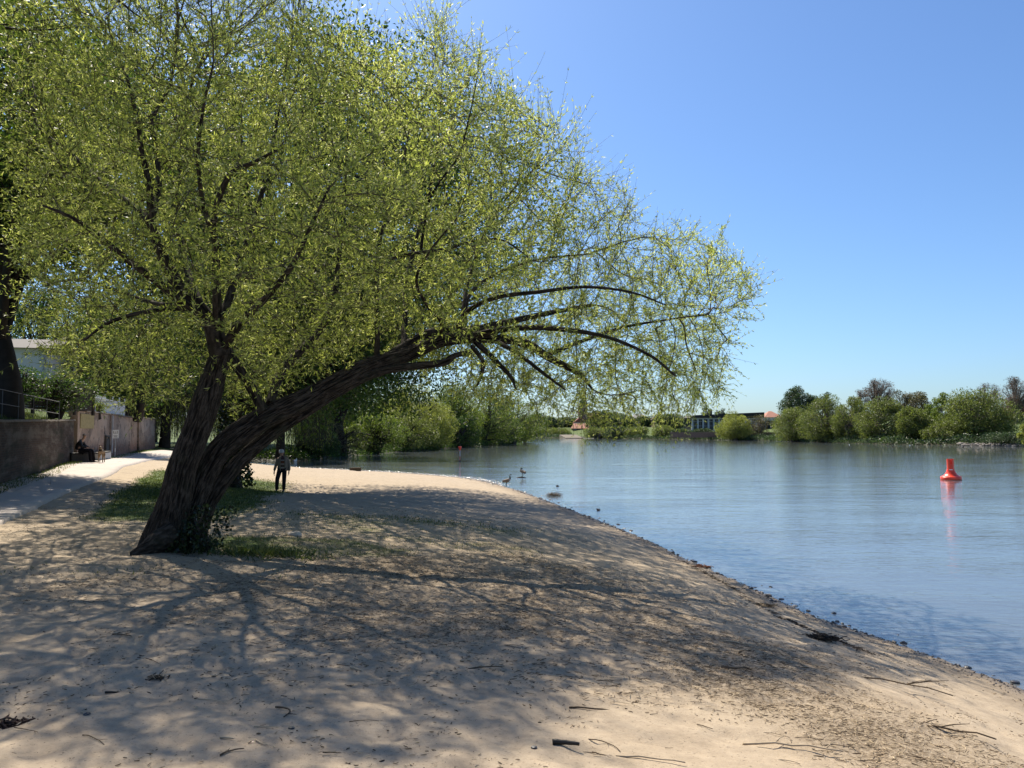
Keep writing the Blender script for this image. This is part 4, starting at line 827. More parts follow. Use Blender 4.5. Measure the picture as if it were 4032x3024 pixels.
# white railing on the tall wall
ya, ym, yb = 44.9, 48.2, 55.0
M_frost = m_plain('frosted_white_panel', (.62, .64, .66), .4, .05)
t, L = frame('white_railing', 'white railing with bars and frosted panels standing on the stained plaster wall', 'railing', (wallx(ya) - .25, ya), (wallx(yb) - .25, yb), 4.05)
Lm = L * .33; m = MB()
for j in range(15): x = Lm * (j + .5) / 15; m.box(x - .014, x + .014, -.014, .014, .0, 1.02)
m.box(0, Lm, -.02, .02, .84, .88).box(0, Lm, -.02, .02, .06, .1).build('bars', M_white, t)
for j in range(5): x = [0, Lm, Lm + (L - Lm) * .36, Lm + (L - Lm) * .7, L][j]; MB().box(x - .035, x + .035, -.035, .035, -.1, 1.16).build('post', M_white, t)
for x0, x1 in ((Lm, Lm + (L - Lm) * .36), (Lm + (L - Lm) * .36, Lm + (L - Lm) * .7), (Lm + (L - Lm) * .7, L)):
    f = MB().box(x0 + .037, x1 - .037, -.012, .012, .03, .84).build('panel', M_frost, t); MB().box(x0 + .037, x1 - .037, -.022, .022, .843, .9).build('rail', M_white, f)
# shrubs on the wall and hedge in front of the fence
tree_made('small_shrub', 'small shrub growing over the wall coping in front of the white railing', (wallx(46.0) - .1, 45.9, 4.0), .75, 1.1, M_mid, M_dbark, n=900, ls=.06, lw=.6, clumps=12, cb=0, stems=3, cat='bush')
tree_made('small_shrub', 'small light green shrub at the far end of the white railing', (wallx(56.3) - .4, 56.3, 4.0), 1.3, 1.6, M_yel, M_dbark, n=900, ls=.09, lw=.6, clumps=12, cb=0, stems=3, cat='bush')
tree_made('hedge_bush', 'dark bush growing through the slatted fence beside the white railing', (-21.6, 38.0, 3.9), 2.1, 3.2, M_dark, M_dbark, n=4500, ls=.09, lw=.6, clumps=20, cb=0, stems=3, cat='bush')
tree_made('hedge_bush', 'dark climbing bush in front of the middle of the slatted fence', (-21.2, 34.6, 4.1), 1.7, 2.6, M_dark, M_dbark, n=3500, ls=.09, lw=.6, clumps=18, cb=0, stems=3, cat='bush')
tree_made('dense_tree', 'dark dense tree behind the plaster wall and the white railing', (-27.6, 58.5, 4.1), 10, 8.5, M_dark, M_dbark, n=16000, ls=.2, lw=.6, clumps=40, cb=.02, stems=2)
# white house
M_hw = m_plain('white_render', (.62, .62, .61), .9, .04); M_roof = m_plain('dark_roof_tiles', (.06, .05, .05), .8, .2, 3); M_glass = m_plain('dark_glass', (.03, .035, .045), .1, .2, 1, .6)
hp = P(190, 1490, 52)
t = thing('white_house', 'white rendered house with dark roof behind the slatted fence', 'house', (hp[0], 52, 4.0), R(15))
MB().box(-9, 0, 0, 7, 0, 4.35).build('wall', M_hw, t)
rf = MB().add([(-9.4, -.4, 4.35), (.4, -.4, 4.35), (.4, 7.4, 4.35), (-9.4, 7.4, 4.35), (-9.4, 3.5, 5.3), (.4, 3.5, 5.3)], [(0, 1, 5, 4), (2, 3, 4, 5), (0, 4, 3), (1, 2, 5), (0, 3, 2, 1)]).build('roof', M_roof, t)
for x in (-2.2, -5.4): w_ = MB().box(x - .5, x + .5, -.06, .03, 1.5, 2.9).build('window', M_white, t); MB().box(x - .43, x + .43, -.075, -.062, 1.57, 2.83).build('pane', M_glass, w_)
MB().tube([(-.25, -.1, .3), (-.25, -.1, 4.3)], .06, 8).build('downpipe', M_post, t)
# sign, stone benches
sy = 48.3; sx = float(wallx(sy)) + .42
t = thing('sign', 'white notice board with black pictograms on a grey post against the plaster wall', 'sign', (sx, sy, hz(sx, sy)), R(25))
MB().box(-.03, .03, -.02, .02, -.2, 1.72).build('post', M_post, t)
bd = MB().box(-.17, .17, -.035, -.022, 1.22, 1.72).build('board', M_white, t)
for x in (-.11, .11): MB().box(x - .012, x + .012, -.039, -.0355, 1.50, 1.66).build('pictogram', M_black, bd)
sm = MB()
for z_, w0 in ((1.60, .06), (1.55, .045), (1.50, .065), (1.38, .11), (1.33, .09), (1.28, .11)): MB().box(-w0, w0, -.039, -.0355, z_ - .008, z_ + .008).build('text_line', M_black, bd)
MB().box(-.028, .028, -.03, -.0215, .42, .62).build('small_notice', M_white, t)
bx_, by_ = float(wallx(44.0)) + .45, 44.0
t, L = frame('block_bench', 'pale concrete block bench at the foot of the plaster wall behind the dog', 'bench', (float(wallx(42.3)) + .62, 42.3), (float(wallx(46)) + .62, 46), 1.42)
MB().box(0, L * .48, -.0, .5, -.2, .40).box(L * .5, L, 0, .5, -.2, .40).build('block', M_conc, t, bevel=.015); MB().box(-.03, L + .03, -.04, .54, .403, .46).build('seat', M_dkst, t, bevel=.01)
px0 = (318 - 2016) / F * 38.6
t = thing('stone_bench', 'dark stone bench block at the brick wall under the seated person', 'bench', (px0 - .1, 38.7, hz(px0, 38.7)), R(-22))
MB().box(-.35, .22, -.55, .75, -.2, .43).build('block', M_dkst, t, bevel=.02); MB().box(-.38, .26, -.6, .8, .433, .49).build('seat', M_black, t, bevel=.01)

# ---------------------------------------------------------------- figures
def skin_mesh(name, J, Ed, sub=2, root=0):
    me = bpy.data.meshes.new(name + '_rig'); me.from_pydata([j[:3] for j in J], Ed, []); o = bpy.data.objects.new(name + '_rig', me); COL.objects.link(o)
    m = o.modifiers.new('s', 'SKIN'); me.skin_vertices.new() if not me.skin_vertices else None
    for i, j in enumerate(J):
        r = j[3] if isinstance(j[3], tuple) else (j[3], j[3]); sv = me.skin_vertices[0].data[i]; sv.radius = r; sv.use_root = (i == root)
    m.use_smooth_shade = True; m.branch_smoothing = .4; s = o.modifiers.new('u', 'SUBSURF'); s.levels = sub; s.render_levels = sub
    dg = bpy.context.evaluated_depsgraph_get(); dg.update(); ev = o.evaluated_get(dg); out = bpy.data.meshes.new_from_object(ev, depsgraph=dg); out.name = name; out.materials.clear()
    bpy.data.objects.remove(o, do_unlink=True); return out
def zone(me, fn):
    co = np.zeros(len(me.vertices) * 3); me.vertices.foreach_get('co', co); co = co.reshape(-1, 3); at = me.attributes.new('rnd', 'FLOAT', 'POINT'); at.data.foreach_set('value', np.asarray(fn(co), np.float32))
def hand(J, E_, wrist, pts_dir, side, s=1.0, curl=.5):
    """palm + four unequal bent fingers + thumb appended to a skin skeleton"""
    d = Vector(pts_dir).normalized(); a = Vector((1, 0, 0)) if abs(d.x) < .8 else Vector((0, 0, 1)); across = (Vector((0, 1, 0)) - d * d.y).normalized(); nrm = d.cross(across) * side
    wv = Vector(J[wrist][:3]); p = wv + d * .05 * s; J.append((*p, (.034 * s, .02 * s))); ip = len(J) - 1; E_.append((wrist, ip)); p2 = p + d * .045 * s; J.append((*p2, (.036 * s, .016 * s))); iq = len(J) - 1; E_.append((ip, iq))
    for k, (o, l) in enumerate(((-.03, .062), (-.01, .075), (.011, .07), (.03, .055))):
        b = p2 + across * o * s + d * .008; J.append((*b, .0095)); i0 = len(J) - 1; E_.append((iq, i0)); q = b + (d * .8 + nrm * curl * .5).normalized() * l * .5 * s; J.append((*q, .009)); E_.append((i0, i0 + 1))
        q2 = q + (d * .6 + nrm * curl).normalized() * l * .5 * s; J.append((*q2, .0075)); E_.append((i0 + 1, i0 + 2))
    b = p - across * .036 * s; J.append((*b, .012)); i0 = len(J) - 1; E_.append((ip, i0)); q = b + (d * .7 - across * .35 + nrm * .3) * .045 * s; J.append((*q, .010)); E_.append((i0, i0 + 1))
M_skin = m_plain('skin', (.34, .19, .135), .6, .08, 20); M_skin2 = m_plain('tanned_skin', (.40, .24, .17), .6, .08, 20); M_hair = m_plain('grey_hair', (.22, .20, .18), .8, .3, 60)
M_jack = m_plain('grey_beige_cloth', (.20, .165, .125), .9, .12, 12, .2, .5); M_trous = m_plain('black_trousers', (.012, .012, .016), .9, .2, 12, .2, .4); M_cap = m_plain('pale_grey_cap', (.48, .48, .47), .9, .08, 20)
def m_stripes():
    t = NT('striped_pullover'); tc = t.n('ShaderNodeTexCoord'); sx = t.n('ShaderNodeSeparateXYZ'); t.l(tc.outputs['Object'], sx.inputs[0])
    f = t.fr(sx.outputs[2], .88, 1.45); c = t.ramp(f, [(0, (.13, .05, .03)), (.10, (.13, .05, .03)), (.13, (.42, .38, .32)), (.20, (.10, .07, .05)), (.36, (.16, .07, .04)), (.40, (.42, .38, .32)), (.46, (.17, .06, .03)), (.64, (.17, .06, .03)), (.67, (.38, .36, .32)), (.73, (.09, .05, .05))])
    c2 = [n for n in t.t.nodes if n.bl_idname == 'ShaderNodeValToRGB'][0]; c2.color_ramp.interpolation = 'CONSTANT'
    return t.done(t.pbsdf(c, .95, .15, t.bump(t.noise(t.coord(), 60), .3, .004)).outputs[0])
# walking man
mx, my = (1112 - 2016) / F * 32.6, 32.6
t = thing('person', 'man in grey jacket, striped pullover and pale cap walking towards us across the beach', 'person', (mx, my, hz(mx, my) + .0), R(10))
J = [(.03, 0, .98, (.15, .11)), (.035, -.01, 1.15, (.15, .12)), (.05, 0, 1.32, (.15, .10)), (.03, -.01, 1.43, .055), (.0, -.03, 1.50, .062), (-.005, -.035, 1.57, (.078, .092)), (-.005, -.03, 1.645, (.07, .085)),
     (-.13, 0, 1.35, .06), (-.20, .01, 1.12, .048), (-.255, -.04, .90, .036), (-.27, -.06, .82, .027),
     (.22, 0, 1.35, .06), (.285, .02, 1.12, .048), (.31, -.02, .90, .036), (.30, -.05, .82, .027),
     (-.07, 0, .90, .085), (-.15, -.09, .50, .062), (-.17, .02, .12, .045), (-.175, .03, .06, .042), (-.21, -.12, .035, .036),
     (.12, 0, .90, .085), (.115, -.02, .50, .062), (.10, .05, .12, .045), (.10, .07, .06, .042), (.075, -.10, .035, .036)]
E_ = [(0, 1), (1, 2), (2, 3), (3, 4), (4, 5), (5, 6), (2, 7), (7, 8), (8, 9), (9, 10), (2, 11), (11, 12), (12, 13), (13, 14), (0, 15), (15, 16), (16, 17), (17, 18), (18, 19), (0, 20), (20, 21), (21, 22), (22, 23), (23, 24)]
hand(J, E_, 10, (-.05, -.15, -1), 1); hand(J, E_, 14, (-.05, -.15, -1), -1)
bd = link('body', skin_mesh('body', J, E_), M_skin, t)
MB().lathe([(.001, -.012), (.014, -.008), (.012, .012), (.005, .03)], 8, (-.008, -.128, 1.565)).build('nose', M_skin, t, smooth=True)
for s in (-1, 1): MB().lathe([(.001, -.03), (.016, -.02), (.02, .01), (.001, .03)], 8, (-.005 + s * .082, -.03, 1.57)).build('ear', M_skin, t, smooth=True)
m = MB().lathe([(.001, .128), (.045, .122), (.078, .10), (.098, .055), (.102, .0), (.097, -.01)][::-1], 20, (-.005, -.03, 1.60)); m.build('cap', M_cap, t, smooth=True)
MB().hexa([(-.085, -.11, 1.598), (.075, -.11, 1.598), (.055, -.20, 1.58), (-.065, -.20, 1.58)], [(-.085, -.11, 1.612), (.075, -.11, 1.612), (.055, -.20, 1.59), (-.065, -.20, 1.59)]).build('cap_brim', M_cap, t, smooth=True)
JT = [(.03, 0, .97, (.165, .13)), (-.06, 0, .90, .112), (-.15, -.085, .50, .088), (-.17, .01, .14, .072), (-.172, .01, .07, .07), (.12, 0, .90, .112), (.115, -.02, .50, .088), (.10, .04, .14, .072), (.10, .045, .07, .07)]
link('trousers', skin_mesh('trousers', JT, [(0, 1), (1, 2), (2, 3), (3, 4), (0, 5), (5, 6), (6, 7), (7, 8)]), M_trous, t)
def loft(rings, a0=0, a1=2 * math.pi, n=28, thick=0):
    """rings: (cx,cy,z,rx,ry)"""
    m = MB(); full = abs(a1 - a0 - 2 * math.pi) < 1e-6; vs = []
    for (cx, cy, z, rx, ry) in rings:
        for k in range(n + (0 if full else 1)): a = a0 + (a1 - a0) * k / n; vs.append((cx + rx * math.sin(a), cy - ry * math.cos(a), z + .006 * math.sin(3 * a + z * 9)))
    c = n if full else n + 1; fs = []
    for i in range(len(rings) - 1):
        for k in range(n): k2 = (k + 1) % c; fs.append((i * c + k, i * c + k2, (i + 1) * c + k2, (i + 1) * c + k))
    return m.add(vs, fs)
loft([(.04, -.005, .91, .165, .13), (.04, -.015, 1.05, .175, .15), (.045, -.01, 1.2, .165, .145), (.05, 0, 1.33, .16, .12), (.04, 0, 1.41, .09, .08), (.03, 0, 1.45, .066, .066)]).build('pullover', m_stripes(), t, smooth=True)
jk = loft([(.06, 0, .86, .215, .175), (.055, 0, .95, .205, .175), (.05, 0, 1.1, .205, .18), (.05, .005, 1.25, .205, .17), (.05, .01, 1.35, .195, .14), (.045, .01, 1.41, .14, .10), (.03, .01, 1.45, .088, .088)], .42, 2 * math.pi - .36).build('jacket', M_jack, t, smooth=True)
sd_ = jk.modifiers.new('thickness', 'SOLIDIFY'); sd_.thickness = .015
for sgn, js in ((-1, [(-.11, 0, 1.36, .078), (-.20, .01, 1.12, .068), (-.258, -.04, .92, .055), (-.268, -.055, .85, .052)]), (1, [(.21, 0, 1.36, .08), (.285, .02, 1.12, .07), (.312, -.02, .92, .056), (.303, -.045, .85, .052)])):
    link('sleeve', skin_mesh('sleeve', js, [(0, 1), (1, 2), (2, 3)]), M_jack, t)
for js in ([(-.172, .06, .05, .045), (-.19, -.04, .045, .046), (-.215, -.14, .035, .036)], [(.10, .09, .05, .045), (.09, 0, .045, .046), (.07, -.12, .035, .036)]): link('shoe', skin_mesh('shoe', js, [(0, 1), (1, 2)]), M_black, t)
# seated person
t = thing('person', 'person in dark jacket sitting on the stone bench by the wall, facing the path', 'person', (px0 - .05, 38.6, hz(px0, 38.6)), R(10))
J = [(0, 0, .60, (.15, .14)), (.02, 0, .80, (.15, .12)), (.10, 0, 1.0, (.17, .11)), (.19, 0, 1.13, .055), (.25, 0, 1.22, .065), (.27, 0, 1.29, (.09, .078)), (.265, 0, 1.36, (.085, .072)),
     (.10, -.19, 1.03, .06), (.22, -.24, .80, .05), (.44, -.13, .74, .036), (.50, -.10, .73, .028), (.10, .19, 1.03, .06), (.22, .24, .80, .05), (.44, .13, .74, .036), (.50, .10, .73, .028),
     (.12, -.10, .58, .09), (.56, -.14, .60, .07), (.60, -.14, .14, .05), (.60, -.14, .07, .045), (.76, -.15, .04, .038), (.12, .10, .58, .09), (.58, .14, .60, .07), (.66, .14, .14, .05), (.66, .14, .07, .045), (.82, .15, .04, .038)]
E_ = [(0, 1), (1, 2), (2, 3), (3, 4), (4, 5), (5, 6), (2, 7), (7, 8), (8, 9), (9, 10), (2, 11), (11, 12), (12, 13), (13, 14), (0, 15), (15, 16), (16, 17), (17, 18), (18, 19), (0, 20), (20, 21), (21, 22), (22, 23), (23, 24)]
hand(J, E_, 10, (.9, .2, -.3), 1); hand(J, E_, 14, (.9, -.2, -.3), 1)
link('body', skin_mesh('body', J, E_), M_skin2, t)
link('jacket', skin_mesh('jacket', [(0, 0, .60, (.19, .18)), (.0, 0, .80, (.19, .17)), (.08, 0, 1.0, (.20, .15)), (.15, 0, 1.10, .09), (.09, -.20, 1.03, .085), (.22, -.25, .80, .07), (.42, -.14, .745, .055), (.09, .20, 1.03, .085), (.22, .25, .80, .07), (.42, .14, .745, .055)], [(0, 1), (1, 2), (2, 3), (2, 4), (4, 5), (5, 6), (2, 7), (7, 8), (8, 9)]), M_black, t)
link('trousers', skin_mesh('trousers', [(0, 0, .59, (.17, .17)), (.12, -.11, .58, .115), (.56, -.14, .60, .09), (.60, -.14, .16, .075), (.60, -.14, .08, .07), (.12, .11, .58, .115), (.58, .14, .60, .09), (.66, .14, .16, .075), (.66, .14, .08, .07)], [(0, 1), (1, 2), (2, 3), (3, 4), (0, 5), (5, 6), (6, 7), (7, 8)]), M_trous, t)
link('hair', skin_mesh('hair', [(.22, 0, 1.27, (.07, .075)), (.235, 0, 1.36, (.085, .08)), (.27, 0, 1.395, (.06, .055))], [(0, 1), (1, 2)]), M_hair, t)
MB().lathe([(.001, -.014), (.014, -.006), (.008, .02), (.001, .026)], 8, (.365, 0, 1.285)).build('nose', M_skin2, t, smooth=True)
for s in (-.15, .14): link('shoe', skin_mesh('shoe', [(.58 + .06 * (s > 0), s, .05, .047), (.68 + .06 * (s > 0), s, .05, .046), (.80 + .06 * (s > 0), s, .035, .036)], [(0, 1), (1, 2)]), M_black, t)
# dog, facing us
dx, dy = (402 - 2016) / F * 38.4, 38.4
t = thing('dog', 'tan and black shepherd dog standing on the path in front of the seated person', 'dog', (dx, dy, hz(dx, dy) + .06), R(20)); t.scale = (1.12, 1.08, 1.08)
J = [(0, .48, .50, (.10, .11)), (0, .25, .50, (.10, .115)), (0, .02, .48, (.105, .135)), (0, -.10, .54, (.075, .09)), (0, -.15, .64, .062), (.01, -.20, .685, (.062, .06)), (.02, -.27, .665, .038), (.025, -.34, .65, .026),
     (-.075, -.02, .40, .045), (-.08, -.01, .24, .026), (-.08, .0, .06, .02), (-.08, -.04, .02, .024), (.075, -.02, .40, .045), (.08, -.03, .24, .026), (.085, -.02, .06, .02), (.085, -.06, .02, .024),
     (-.085, .50, .38, .06), (-.09, .42, .28, .038), (-.09, .58, .18, .022), (-.09, .55, .05, .02), (-.09, .51, .02, .024), (.085, .50, .38, .06), (.09, .42, .28, .038), (.09, .56, .18, .022), (.09, .53, .05, .02), (.09, .49, .02, .024),
     (0, .60, .47, .03), (.02, .70, .33, .035), (.03, .74, .2, .02)]
E_ = [(0, 1), (1, 2), (2, 3), (3, 4), (4, 5), (5, 6), (6, 7), (2, 8), (8, 9), (9, 10), (10, 11), (2, 12), (12, 13), (13, 14), (14, 15), (0, 16), (16, 17), (17, 18), (18, 19), (19, 20), (0, 21), (21, 22), (22, 23), (23, 24), (24, 25), (0, 26), (26, 27), (27, 28)]
me = skin_mesh('body', J, E_, root=1)
zone(me, lambda c: np.where(((c[:, 2] > .5) & (c[:, 1] > -.02)) | ((c[:, 1] < -.27) & (c[:, 2] > .6)) | ((np.abs(c[:, 0]) < .05) & (c[:, 2] > .50) & (c[:, 1] < 0) & (c[:, 2] < .6)), 0.0, 1.0))
M_dog = NT('dog_fur'); _c = M_dog.ramp(M_dog.attr('rnd'), [(0, (.02, .017, .015)), (.4, (.05, .04, .03)), (1, (.27, .19, .12))]); M_dog = M_dog.done(M_dog.pbsdf(_c, .9, .2).outputs[0])
link('body', me, M_dog, t)
for s in (-1, 1): MB().add([(s * .022 + .01, -.19, .72), (s * .062 + .01, -.19, .71), (s * .045 + .01, -.165, .715), (s * .05 + .01, -.19, .80)], [(0, 1, 3), (1, 2, 3), (2, 0, 3), (0, 2, 1)]).build('ear', M_black, t)
# geese
M_goose = NT('goose_plumage'); _c = M_goose.ramp(M_goose.attr('rnd'), [(0, (.012, .012, .014)), (.3, (.75, .73, .70)), (.55, (.10, .075, .055)), (.8, (.24, .18, .13)), (1, (.42, .38, .33))]); [n for n in M_goose.t.nodes if n.bl_idname == 'ShaderNodeValToRGB'][0].color_ramp.interpolation = 'CONSTANT'; M_goose = M_goose.done(M_goose.pbsdf(_c, .8, .2, M_goose.bump(M_goose.noise(M_goose.coord(), 40), .5, .01)).outputs[0])
def goose(label, loc, rz, J, E_, zf, legs=True, s=1.0, name='goose', cat='goose', group=None, mat=None):
    t = thing(name, label, cat, loc, rz, group); t.scale = (s, s, s); me = skin_mesh('body', J, E_, root=1); zone(me, zf); link('body', me, mat or M_goose, t)
    if legs:
        for sy_ in (-.05, .05): MB().tube([(.0, sy_, .24), (-.01, sy_, .12), (0, sy_, .01)], [.02, .010, .009], 8).add([(-.02, sy_, .003), (.07, sy_ - .035, .003), (.085, sy_, .003), (.07, sy_ + .035, .003), (.0, sy_, .02)], [(0, 1, 4), (1, 2, 4), (2, 3, 4), (3, 0, 4), (0, 3, 2, 1)]).build('leg', M_black, t, smooth=True)
    return t
GJ = [(-.25, 0, .30, (.05, .03)), (-.12, 0, .33, (.10, .09)), (.02, 0, .34, (.125, .12)), (.14, 0, .37, (.10, .11)), (.19, 0, .45, .05), (.185, 0, .55, .03), (.175, 0, .64, .028), (.20, 0, .675, .035), (.25, 0, .665, .017), (.285, 0, .655, .01)]
GE = [(i, i + 1) for i in range(9)]
gf = lambda c: np.where((c[:, 2] > .44) & (c[:, 0] > .1), np.where((c[:, 2] < .66) & (c[:, 2] > .63) & (c[:, 0] > .15) & (c[:, 0] < .21), .4, .1), np.where(c[:, 0] > .10, 1.0, np.where(c[:, 0] < -.2, .6, np.where(c[:, 2] < .27, .95, .85))))
gx, gy = G(1995, 1912, .03)[:2]
goose('goose standing upright with raised black neck at the edge of the sand', (gx, gy, hz(gx, gy) - .005), R(8), GJ, GE, gf)
gp = G(2057, 1879, .03)
GJ2 = [(-.25, 0, .27, (.05, .03)), (-.12, 0, .31, (.10, .09)), (.02, 0, .35, (.13, .12)), (.12, 0, .40, (.10, .10)), (.13, 0, .50, .045), (.08, -.03, .555, .032), (.03, -.07, .52, .034), (-.03, -.09, .47, .016)]
goose('goose preening with its head tucked down, standing on a low log in the water', (gp[0], gp[1], .05), R(150), GJ2, [(i, i + 1) for i in range(7)], lambda c: np.where((c[:, 2] > .475), np.where((c[:, 2] < .51) & (c[:, 0] < .05), .4, .1), np.where(c[:, 2] < .27, .65, .85)))
M_wood = m_bark('drift_wood', (.05, .035, .022), (.16, .115, .075), sc=12); M_wet = m_plain('wet_dark_wood', (.035, .028, .02), .5, .3, 14)
t = thing('log', 'low dark log lying awash under the preening goose', 'log', (gp[0] - .08, gp[1], .0), R(6)); MB().tube([(-.34, 0, -.01), (-.15, 0, .01), (.1, 0.02, .012), (.3, 0, .0)], [.02, .045, .05, .03], 10).build('stem', M_wet, t, smooth=True)
# white gull near the man, ducks far out
BJ = [(-.2, 0, .05, (.03, .03)), (-.08, 0, .07, (.08, .07)), (.06, 0, .07, (.09, .08)), (.14, 0, .12, .045), (.16, 0, .2, .032), (.2, 0, .2, .015)]
M_gull = m_plain('white_feathers', (.75, .75, .73), .8, .05); M_duck = m_plain('dark_feathers', (.05, .04, .035), .8, .3, 12)
for lb, px, py, mt, z_, sc_ in (('white water bird floating behind the walking man', 1163, 1817, M_gull, 0, 1.5), ('pale duck far out in front of the largest willow', 3582, 1754, M_gull, 0, .9), ('dark duck on the water in front of the stony bank', 3793, 1760, M_duck, 0, 1.2),
                      ('dark duck swimming left of its neighbour near the far willows', 3496, 1757, M_duck, 0, 1.0), ('dark duck swimming right of its neighbour near the far willows', 3514, 1759, M_duck, 0, 1.1), ('pale duck at the far bank left of the tall bare tree', 3344, 1752, M_gull, 0, .9)):
    q = G(px, py); goose(lb, (q[0], q[1], -.02), R(rng.uniform(0, 180)), BJ, [(i, i + 1) for i in range(5)], lambda c: c[:, 0] * 0, legs=False, s=sc_, name='water_bird', cat='bird', mat=mt)

# ---------------------------------------------------------------- buoy, marker
M_red = m_plain('orange_red_buoy_paint', (.72, .055, .022), .35, .12, 5, .5, .05); M_redd = m_plain('waterline_dirt', (.05, .025, .02), .7, .3)
bp = G(3745, 1889); t = thing('buoy', 'orange red bell shaped buoy with slotted column floating on the river', 'buoy', (bp[0], bp[1], 0), R(12)); t.rotation_euler = (R(1.5), R(-1), R(-24))
MB().lathe([(.50, -.25), (.575, -.12), (.585, .02)], 40).build('hull', M_redd, t, smooth=True)
MB().lathe([(.585, .02), (.592, .05), (.592, .17), (.575, .20), (.52, .225), (.42, .27), (.33, .36), (.27, .47), (.235, .58), (.225, .64)], 40).build('float', M_red, t, smooth=True)
m = MB().lathe([(.20, .60), (.20, .93)], 32)
for a0, a1 in ((-1.45, -.02 - .0), (.28, 1.6), (1.7, 3.1), (3.2, 4.75)):  # shell staves of the slotted top, slot towards the camera side
    n_ = 8; vs = []
    for z_ in (.931, 1.28):
        for r_ in (.20, .185):
            for k in range(n_ + 1): a = a0 - math.pi / 2 + (a1 - a0) * k / n_; vs.append((r_ * math.cos(a), r_ * math.sin(a), z_))
    c = n_ + 1; fs = []
    for k in range(n_): fs += [(k, k + 1, 2 * c + k + 1, 2 * c + k), (c + k + 1, c + k, 3 * c + k, 3 * c + k + 1), (2 * c + k, 2 * c + k + 1, 3 * c + k + 1, 3 * c + k), (k + 1, k, c + k, c + k + 1)]
    fs += [(0, 2 * c, 3 * c, c), (n_, c + n_, 3 * c + n_, 2 * c + n_)]; m.add(vs, fs)
m.build('column', M_red, t, smooth=True)
MB().box(-.185, .185, -.006, .006, .94, 1.26).box(-.006, .006, -.185, .185, .94, 1.26).build('reflector', M_red, t)
MB().box(-.09, .09, -.235, -.226, .615, .655).build('label_strip', M_white, t)
MB().tube([(.06 * math.cos(a), -.345 + .02 * math.sin(a), .42 + .05 * math.sin(a)) for a in np.linspace(.6, 5.6, 14)], .010, 6).build('lifting_ring', M_red, t, smooth=True)
mp_ = G(1811, 1817); t = thing('channel_marker', 'slim pole in the inlet with red inverted cone on top', 'marker', (mp_[0], mp_[1], 0))
MB().tube([(0, 0, .5), (.01, 0, 1.14)], .045, 10).build('pole', M_post, t, smooth=True); MB().tube([(-.01, 0, .1), (0, 0, .5)], .048, 10).build('lower_pole', M_redd if False else m_plain('faded_red', (.40, .14, .10), .7), t, smooth=True)
MB().tube([(-.02, 0, -.4), (-.01, 0, .1)], .07, 10).build('base', M_black, t, smooth=True); MB().lathe([(.05, 1.10), (.17, 1.42), (.17, 1.50), (.001, 1.505)], 20).build('cone', M_red, t, smooth=True)

# ---------------------------------------------------------------- far bank buildings
def pxm(Y): return Y / F
M_fascia = m_plain('dark_roof_fascia', (.03, .027, .027), .8, .15); M_pale = m_plain('pale_blue_grey_concrete', (.42, .46, .48), .8, .06); M_tile = m_plain('red_roof_tiles', (.36, .17, .12), .85, .15, 2); M_rtile = m_plain('dark_red_tiles', (.26, .10, .075), .85, .2, 2)
M_copper = m_plain('green_copper', (.10, .13, .09), .6, .2, 2); M_sandst = m_plain('sandstone', (.33, .23, .17), .9, .15, 1); M_cream = m_plain('cream_render', (.60, .56, .48), .9, .05); M_brown = m_plain('brown_brick', (.16, .11, .085), .9, .2, 2)
Yh = 300.0; k_ = pxm(Yh)
hx = lambda px: (px - 2016) * k_
hzp = lambda py: CZ + (1698 - py) * k_
t = thing('glazed_hall', 'long low hall with dark overhanging roof, pale columns and tall windows on the far bank', 'hall', (hx(2722), Yh, 0))
L = hx(3004) - hx(2722); z0 = 1.4; zt = hzp(1645)
MB().box(.2, L - 1.5, .6, 14, z0, zt - .01).build('wall', M_glass, t)
ncol = 13
for j in range(ncol): x = .4 + j * 21 * k_; MB().box(x - .32, x + .32, -.05, .55, z0, zt - .02).build('column', M_pale, t)
MB().box(.1, L - 1.4, -.08, -.055, zt - .55, zt - .02).build('lintel', M_pale, t)
for j in range(ncol - 1):
    x = .4 + j * 21 * k_; w_ = MB().box(x + .36, x + 21 * k_ - .36, .45, .595, zt - 1.45, zt - 1.33).box(x + .36, x + 21 * k_ - .36, .45, .595, zt - 3.1, zt - 2.98).box(x + .96, x + 1.02, .45, .595, z0 + .2, zt - .56); w_.build('window', M_pale, t)
zr1, zr2 = hzp(1635), hzp(1623.5)
MB().hexa([(-.9, -1.2, zt), (L + .1, -1.2, zt + .15), (L + .1, 16, zt + .15), (-.9, 16, zt)], [(.9, -1.0, zr1), (L + .2, -1.0, zr2), (L + .2, 16, zr2), (.9, 16, zr1)]).build('roof', M_fascia, t)
for j, x in enumerate((hx(2804.5), hx(2813.5))): x -= hx(2722); MB().box(x - .33, x + .33, 5, 5.7, zr1 - .2, hzp(1610)).build('chimney', m_plain('rust_dark_metal%d' % j, (.05, .035, .03), .7), t)
t = thing('annex', 'low dark glazed annex with white roof edge right of the hall', 'building', (hx(3000), 298, 0)); L = hx(3075) - hx(3000)
MB().box(0, L, 0, 8, 1.4, hzp(1657)).build('wall', M_fascia, t); MB().box(-.2, L + .2, -.3, 8.3, hzp(1657) + .003, hzp(1651)).build('roof', M_pale, t)
for j in range(4): MB().box(.5 + j * 1.8, .62 + j * 1.8, -.06, -.003, 1.4, hzp(1658)).build('post', M_pale, t)
